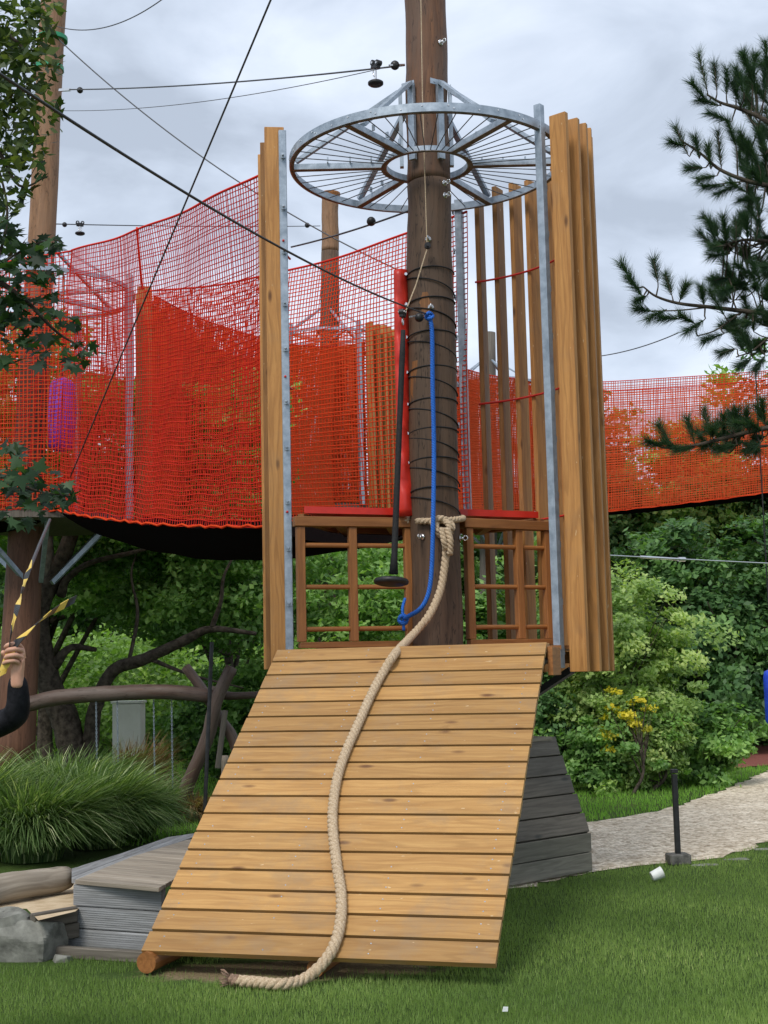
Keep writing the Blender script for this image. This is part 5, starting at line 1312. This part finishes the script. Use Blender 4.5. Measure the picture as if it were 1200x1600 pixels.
for (x0, y0, x1, y1, d_) in shoots:
    a = np.array(tuple(at(x0, y0, d_))); b = np.array(tuple(at(x1, y1, d_ - random.uniform(-.04, .08)))); ax = b - a; Ls = np.linalg.norm(ax); ax /= Ls
    n_ = 380; t_ = rng.random(n_) ** .8; base_ = a + ax * (t_ * Ls)[:, None] * 0.98
    r_ = rng.normal(size=(n_, 3)); r_ -= ax * (r_ @ ax)[:, None]; r_ /= np.linalg.norm(r_, axis=1, keepdims=True)
    sp2 = rng.uniform(.35, .95, n_)[:, None]; d = ax * (1.15 - .45 * sp2) + r_ * sp2 + np.array([0, 0, -0.06]); d /= np.linalg.norm(d, axis=1, keepdims=True)
    Ln = rng.uniform(.06, .105, n_)[:, None]; tip = base_ + d * Ln
    s_ = np.cross(d, rng.normal(size=(n_, 3))); s_ /= np.linalg.norm(s_, axis=1, keepdims=True); s_ *= 0.0013
    V.append(np.stack([base_ - s_, base_ + s_, tip], 1).reshape(-1, 3)); T.append(np.repeat(np.clip(rng.normal(.42, .2, n_) + random.uniform(-.15, .15), 0, 1), 3))
V = np.concatenate(V); np_mesh('needles', V, np.arange(len(V)).reshape(-1, 3), np.concatenate(T), 'leaf_pine', pine, k=3)
mb = MB()
for s in shoots:
    a_ = at(s[0], s[1], s[4]); q_ = min(BRP, key=lambda p: (p - a_).length + 0.4 * max(0, a_.x - p.x))
    mid_ = q_.lerp(a_, .5) + Vector((0, 0, -0.15 * (q_ - a_).length))
    mb.tube(smooth_path([q_, mid_, a_, at(s[2], s[3], s[4])], 3), [0.006, 0.0055, 0.005, 0.005, 0.0045, 0.004, 0.0035, 0.003, 0.003, 0.002], 5)
mb.build('twigs', 'bark', pine)['kind'] = 'stuff'

# ------------------------------------------------------------------ maple boughs at left
maple = empty('maple_tree', (-3.3, 8.4, 0), 'dark leaved maple whose boughs hang in at the upper left', 'maple tree')
mb = MB(); mb.tube(smooth_path([(-3.4, 8.4, 0), (-3.35, 8.4, 2.5), (-3.3, 8.4, 5), (-3.2, 8.3, 8)], 5), [0.17 - 0.006 * i for i in range(16)], 14, wob=.08); mb.build('trunk', 'bark', maple, smooth=True)
mb = MB(); DM = 8.0
def br2(pts, r0, r1):
    P_ = smooth_path([at(p[0], p[1], p[2] if len(p) > 2 else DM) for p in pts], 6); K = len(P_); mb.tube(P_, [r0 + (r1 - r0) * i / (K - 1) for i in range(K)], 7)
br2([(-260, 420, 8.3), (-100, 400, 8.1), (-20, 430), (40, 470), (90, 520), (140, 548)], 0.03, 0.003)
br2([(-260, 760, 8.3), (-100, 730, 8.1), (-10, 740), (50, 765), (110, 775)], 0.025, 0.003)
br2([(-240, 40, 8.3), (-100, 20, 8.1), (-10, 40), (40, 80), (60, 110)], 0.03, 0.003)
br2([(-240, 200, 8.3), (-100, 190, 8.1), (-10, 230), (30, 290), (75, 275)], 0.025, 0.003)
br2([(-40, 450), (20, 400), (75, 375), (100, 380)], 0.010, 0.002)
br2([(-10, 430), (10, 350), (5, 290), (-30, 180)], 0.010, 0.006)
br2([(-60, 560), (0, 570), (40, 560)], 0.01, 0.003)
br2([(25, 320), (55, 262), (70, 240)], 0.003, 0.0015)
mb.build('branches', 'bark', maple, smooth=True)
# lobed leaf outline (palmate), unit size
ang = [(-90, .12), (-62, .42), (-40, .30), (-15, .78), (8, .42), (28, .85), (52, .48), (90, 1.0), (128, .48), (152, .85), (172, .42), (195, .78), (220, .30), (242, .42)]
LP = np.array([(r_ * math.cos(R(a)), r_ * math.sin(R(a)), -0.14 * abs(math.cos(R(a))) * r_) for a, r_ in ang])
def lobed(C, size):
    n_ = len(C); K = len(LP); f = rng.normal(size=(n_, 3)) * .55 + np.array([0.0, -.55, .75]); f /= np.linalg.norm(f, axis=1, keepdims=True)
    t_ = rng.normal(size=(n_, 3)) * .7 + np.array([0.35, -.1, -.8]); t_ -= f * np.sum(t_ * f, 1, keepdims=True); t_ /= np.linalg.norm(t_, axis=1, keepdims=True)
    s_ = np.cross(t_, f); sz = (size * rng.uniform(.6, 1.25, n_))[:, None, None]
    V = C[:, None, :] + sz * (LP[None, :, 0, None] * s_[:, None] + LP[None, :, 1, None] * t_[:, None] + LP[None, :, 2, None] * f[:, None])
    V = np.concatenate([V, C[:, None, :]], 1)          # centre vertex
    k = np.arange(K); tri = np.stack([k, (k + 1) % K, np.full(K, K)], 1)
    Q = (np.arange(n_)[:, None, None] * (K + 1) + tri[None]).reshape(-1, 3)
    return V.reshape(-1, 3), Q, K + 1
def ell(spec):
    P_ = []
    for (cx_, cy_, rx, ry, n_) in spec:
        for i in range(n_):
            a = random.random() * 6.283; q = math.sqrt(random.random()); P_.append(tuple(at(cx_ + rx * q * math.cos(a), cy_ + ry * q * math.sin(a), DM + random.uniform(-.3, .35))))
    return np.array(P_)
P_ = ell([(40, 440, 60, 45, 60), (20, 500, 45, 45, 50), (85, 505, 40, 25, 26), (125, 555, 30, 22, 18), (70, 550, 40, 25, 28), (10, 570, 18, 12, 6), (75, 380, 28, 12, 16), (40, 395, 30, 20, 18), (20, 730, 35, 40, 36), (60, 760, 50, 30, 44), (95, 780, 28, 14, 14), (30, 800, 40, 22, 22), (5, 350, 25, 40, 30), (62, 265, 12, 12, 5), (-80, 480, 80, 120, 160), (-80, 750, 70, 70, 90), (10, 450, 25, 60, 40), (40, 300, 12, 14, 3)])
V, Q, K = lobed(P_, 0.070); np_mesh('lobed_leaves', V, Q, np.repeat(rng.random(len(P_)), K), 'leaf_maple', maple, k=3)
P_ = ell([(25, 50, 60, 50, 330), (60, 100, 38, 40, 120), (20, 190, 40, 80, 260), (70, 12, 30, 14, 40), (70, 185, 30, 60, 60), (15, 290, 32, 50, 110), (45, 240, 26, 30, 50), (-70, 120, 80, 190, 700), (-70, 320, 60, 80, 200), (0, 120, 40, 60, 170)])
V, Q = leaves_np(P_, 0.042, 2.2); np_mesh('small_leaves', V, Q, np.repeat(rng.random(len(P_)), 4), 'leaf_olive', maple)

# ------------------------------------------------------------------ barrier tape
tape = empty('barrier_tape', at(22, 1000, 4.95), 'yellow and black striped barrier tape twisting up from the raised hand', 'barrier tape')
def ribbon(pts, w0, flips, nseg, nm):
    P_ = smooth_path(pts, 14); K = len(P_); mb = MB()
    Ls = [0]
    for i in range(1, K): Ls.append(Ls[-1] + (P_[i] - P_[i - 1]).length)
    vs = []; 
    for i in range(K):
        d = (P_[min(i + 1, K - 1)] - P_[max(i - 1, 0)]).normalized(); _, s_, u_ = frame(d, (0, -1, 0)); a = flips * Ls[i] / Ls[-1] * math.pi
        q = s_ * math.cos(a) + u_ * math.sin(a); ww = w0 * (0.35 + 0.65 * abs(math.sin(Ls[i] * 9 + 1)))
        for sg in (-1, 1):
            for th in (-.0012, .0012): vs.append(P_[i] + q * ww * sg + d.cross(q) * th + d * sg * w0 * .9)
    b = len(mb.v); mb.v += [tuple(v_) for v_ in vs]; mb.g += [(0, 0, 0)] * len(vs); mb.r += [.5] * len(vs)
    for i in range(K - 1):
        mi = int(Ls[i] / Ls[-1] * nseg) % 2
        o_ = i * 4
        for f in ((0, 2, 6, 4), (1, 5, 7, 3), (0, 4, 5, 1), (2, 3, 7, 6)): mb.f.append(tuple(b + o_ + k for k in f)); mb.mi.append(mi)
    return mb.build(nm, ['tape_y', 'tape_k'], tape)
ribbon([at(4, 1055, 5.0), at(12, 1024, 4.98), at(18, 985, 4.95), at(28, 945, 5.1), at(38, 912, 5.3), at(48, 880, 5.5)], 0.012, 2.3, 9, 'tape_strip')
ribbon([at(6, 1046, 4.97), at(20, 1012, 4.96), at(45, 985, 5.0), at(78, 958, 5.15), at(118, 936, 5.3)], 0.016, 0.8, 8, 'tape_strip')
mb = MB(); mb.tube([at(46, 890, 5.45), at(62, 850, 6.2), at(78, 812, 7.5)], 0.008, 6); mb.build('tie_cord', 'steel_rope', tape)

# ------------------------------------------------------------------ person
def skin_mesh(nodes, edges, name, m, parent, lvl=2, root=0):
    me = bpy.data.meshes.new(name); me.from_pydata([tuple(p) for p, r_ in nodes], edges, [])
    o = bpy.data.objects.new(name, me); col.objects.link(o)
    s = o.modifiers.new('skin', 'SKIN'); s.use_smooth_shade = True
    for i, (p, r_) in enumerate(nodes):
        sv = me.skin_vertices[0].data[i]; sv.radius = (r_, r_) if not isinstance(r_, tuple) else r_; sv.use_root = (i == root)
    u = o.modifiers.new('sub', 'SUBSURF'); u.levels = lvl; u.render_levels = lvl
    me.materials.append(M[m]); o.parent = parent
    if parent is not None: me.transform(Matrix.Translation(-Vector(parent.location)))
    return o
hnd = at(24, 1020, 5.0); wr = at(27, 1052, 5.0); el = at(30, 1118, 5.06); sh = Vector((-1.78, 5.35, 1.33))
per = empty('person', (-1.95, 5.4, 0), 'person in a black jacket reaching up at the left edge to hold striped tape', 'person')
nodes = [((-1.95, 5.42, 0.92), 0.15), ((-1.95, 5.42, 1.12), 0.14), ((-1.95, 5.42, 1.30), 0.155), ((-1.95, 5.42, 1.41), 0.07), (sh, 0.075), (sh.lerp(el, .5) - Vector((0, 0, .02)), 0.056), (el - Vector((0, 0, 0.0)), 0.052), (el.lerp(wr, .55), 0.043), (wr - Vector((0, 0, .0)), 0.034),
 ((-2.13, 5.47, 1.34), 0.072), ((-2.19, 5.46, 1.08), 0.052), ((-2.14, 5.30, 0.86), 0.04)]
skin_mesh(nodes, [(0, 1), (1, 2), (2, 3), (2, 4), (4, 5), (5, 6), (6, 7), (7, 8), (2, 9), (9, 10), (10, 11)], 'jacket', 'jacket', per)
nodes = [((-1.95, 5.42, 0.92), 0.14), ((-1.86, 5.42, 0.82), 0.088), ((-1.85, 5.40, 0.47), 0.062), ((-1.85, 5.44, 0.1), 0.043), ((-2.04, 5.42, 0.82), 0.088), ((-2.05, 5.40, 0.47), 0.062), ((-2.05, 5.44, 0.1), 0.043)]
skin_mesh(nodes, [(0, 1), (1, 2), (2, 3), (0, 4), (4, 5), (5, 6)], 'trousers', 'jeans', per)
for x_ in (-1.85, -2.05):
    skin_mesh([((x_, 5.46, 0.06), (0.045, .045)), ((x_, 5.36, 0.05), 0.042), ((x_ + .01, 5.25, 0.035), 0.035)], [(0, 1), (1, 2)], 'shoe', 'black', per)
# head, neck, raised bare hand as skin
hc = Vector((-1.93, 5.40, 1.60))
nodes = [((-1.95, 5.42, 1.40), 0.055), ((-1.945, 5.41, 1.49), 0.055), (hc + Vector((0, .012, -.02)), 0.08), (hc + Vector((0, .012, .05)), 0.082), (hc + Vector((.035, -.035, -.065)), 0.036), (hc + Vector((.06, -.075, -.01)), 0.013)]
skin_mesh(nodes, [(0, 1), (1, 2), (2, 3), (2, 4), (2, 5)], 'head', 'skin', per)
mb = MB(); mb.ball(hc + Vector((-.01, .03, .045)), 0.098, 18, (1, 1, .95)); mb.build('hair', 'hair', per, smooth=True)
for s_ in (-1, 1):
    mb = MB(); mb.ball(hc + Vector((.045 + s_ * .028, -.068 + s_ * .02, .015)), 0.012, 10); mb.build('eye', 'eye', per, smooth=True)
mb = MB(); mb.ball(hc + Vector((.06, -.066, -.055)), 0.02, 10, (1.1, .6, .3)); mb.build('mouth', 'vinyl', per, smooth=True)
# hand: palm continuous with the wrist; fingers curl to the left round the tape
X_ = Vector((1, 0, 0)); Yv = Vector((0, 1, 0)); Zv = Vector((0, 0, 1))
pz = wr + Zv * 0.02
hn = [(wr - Zv * .06, .026), (wr + Zv * 0.0, .025), (wr + Vector((.002, 0, .035)), (.030, .021)), (wr + Vector((.006, 0, .068)), (.034, .019))]
he = [(0, 1), (1, 2), (2, 3)]
fing = [((-.000, -.030, .072), .0100, 1.0), ((.008, -.010, .088), .0102, 1.1), ((.010, .012, .094), .0100, 1.05), ((.006, .030, .088), .0085, .85)]
fing = [((.014, 0.006, .098), .0100, 1.05), ((.020, -.006, .080), .0102, 1.1), ((.019, -.014, .058), .0098, 1.0), ((.013, -.018, .038), .0085, .82)]
for (off, r_, l_) in fing:
    b = len(hn); o_ = wr + Vector(off)
    hn += [(o_, r_ * 1.05), (o_ + Vector((-.014, -.034 * l_, .008)), r_), (o_ + Vector((-.040, -.040 * l_, .004)), r_ * .95), (o_ + Vector((-.056, -.018, -.004)), r_ * .85)]
    he += [(3 if off[2] > .07 else 2, b), (b, b + 1), (b + 1, b + 2), (b + 2, b + 3)]
b = len(hn); hn += [(wr + Vector((-.016, -.006, .045)), .0125), (wr + Vector((-.036, -.022, .062)), .0115), (wr + Vector((-.046, -.040, .082)), .0095)]
he += [(2, b), (b, b + 1), (b + 1, b + 2)]
skin_mesh(hn, he, 'hand', 'skin', per, 2)
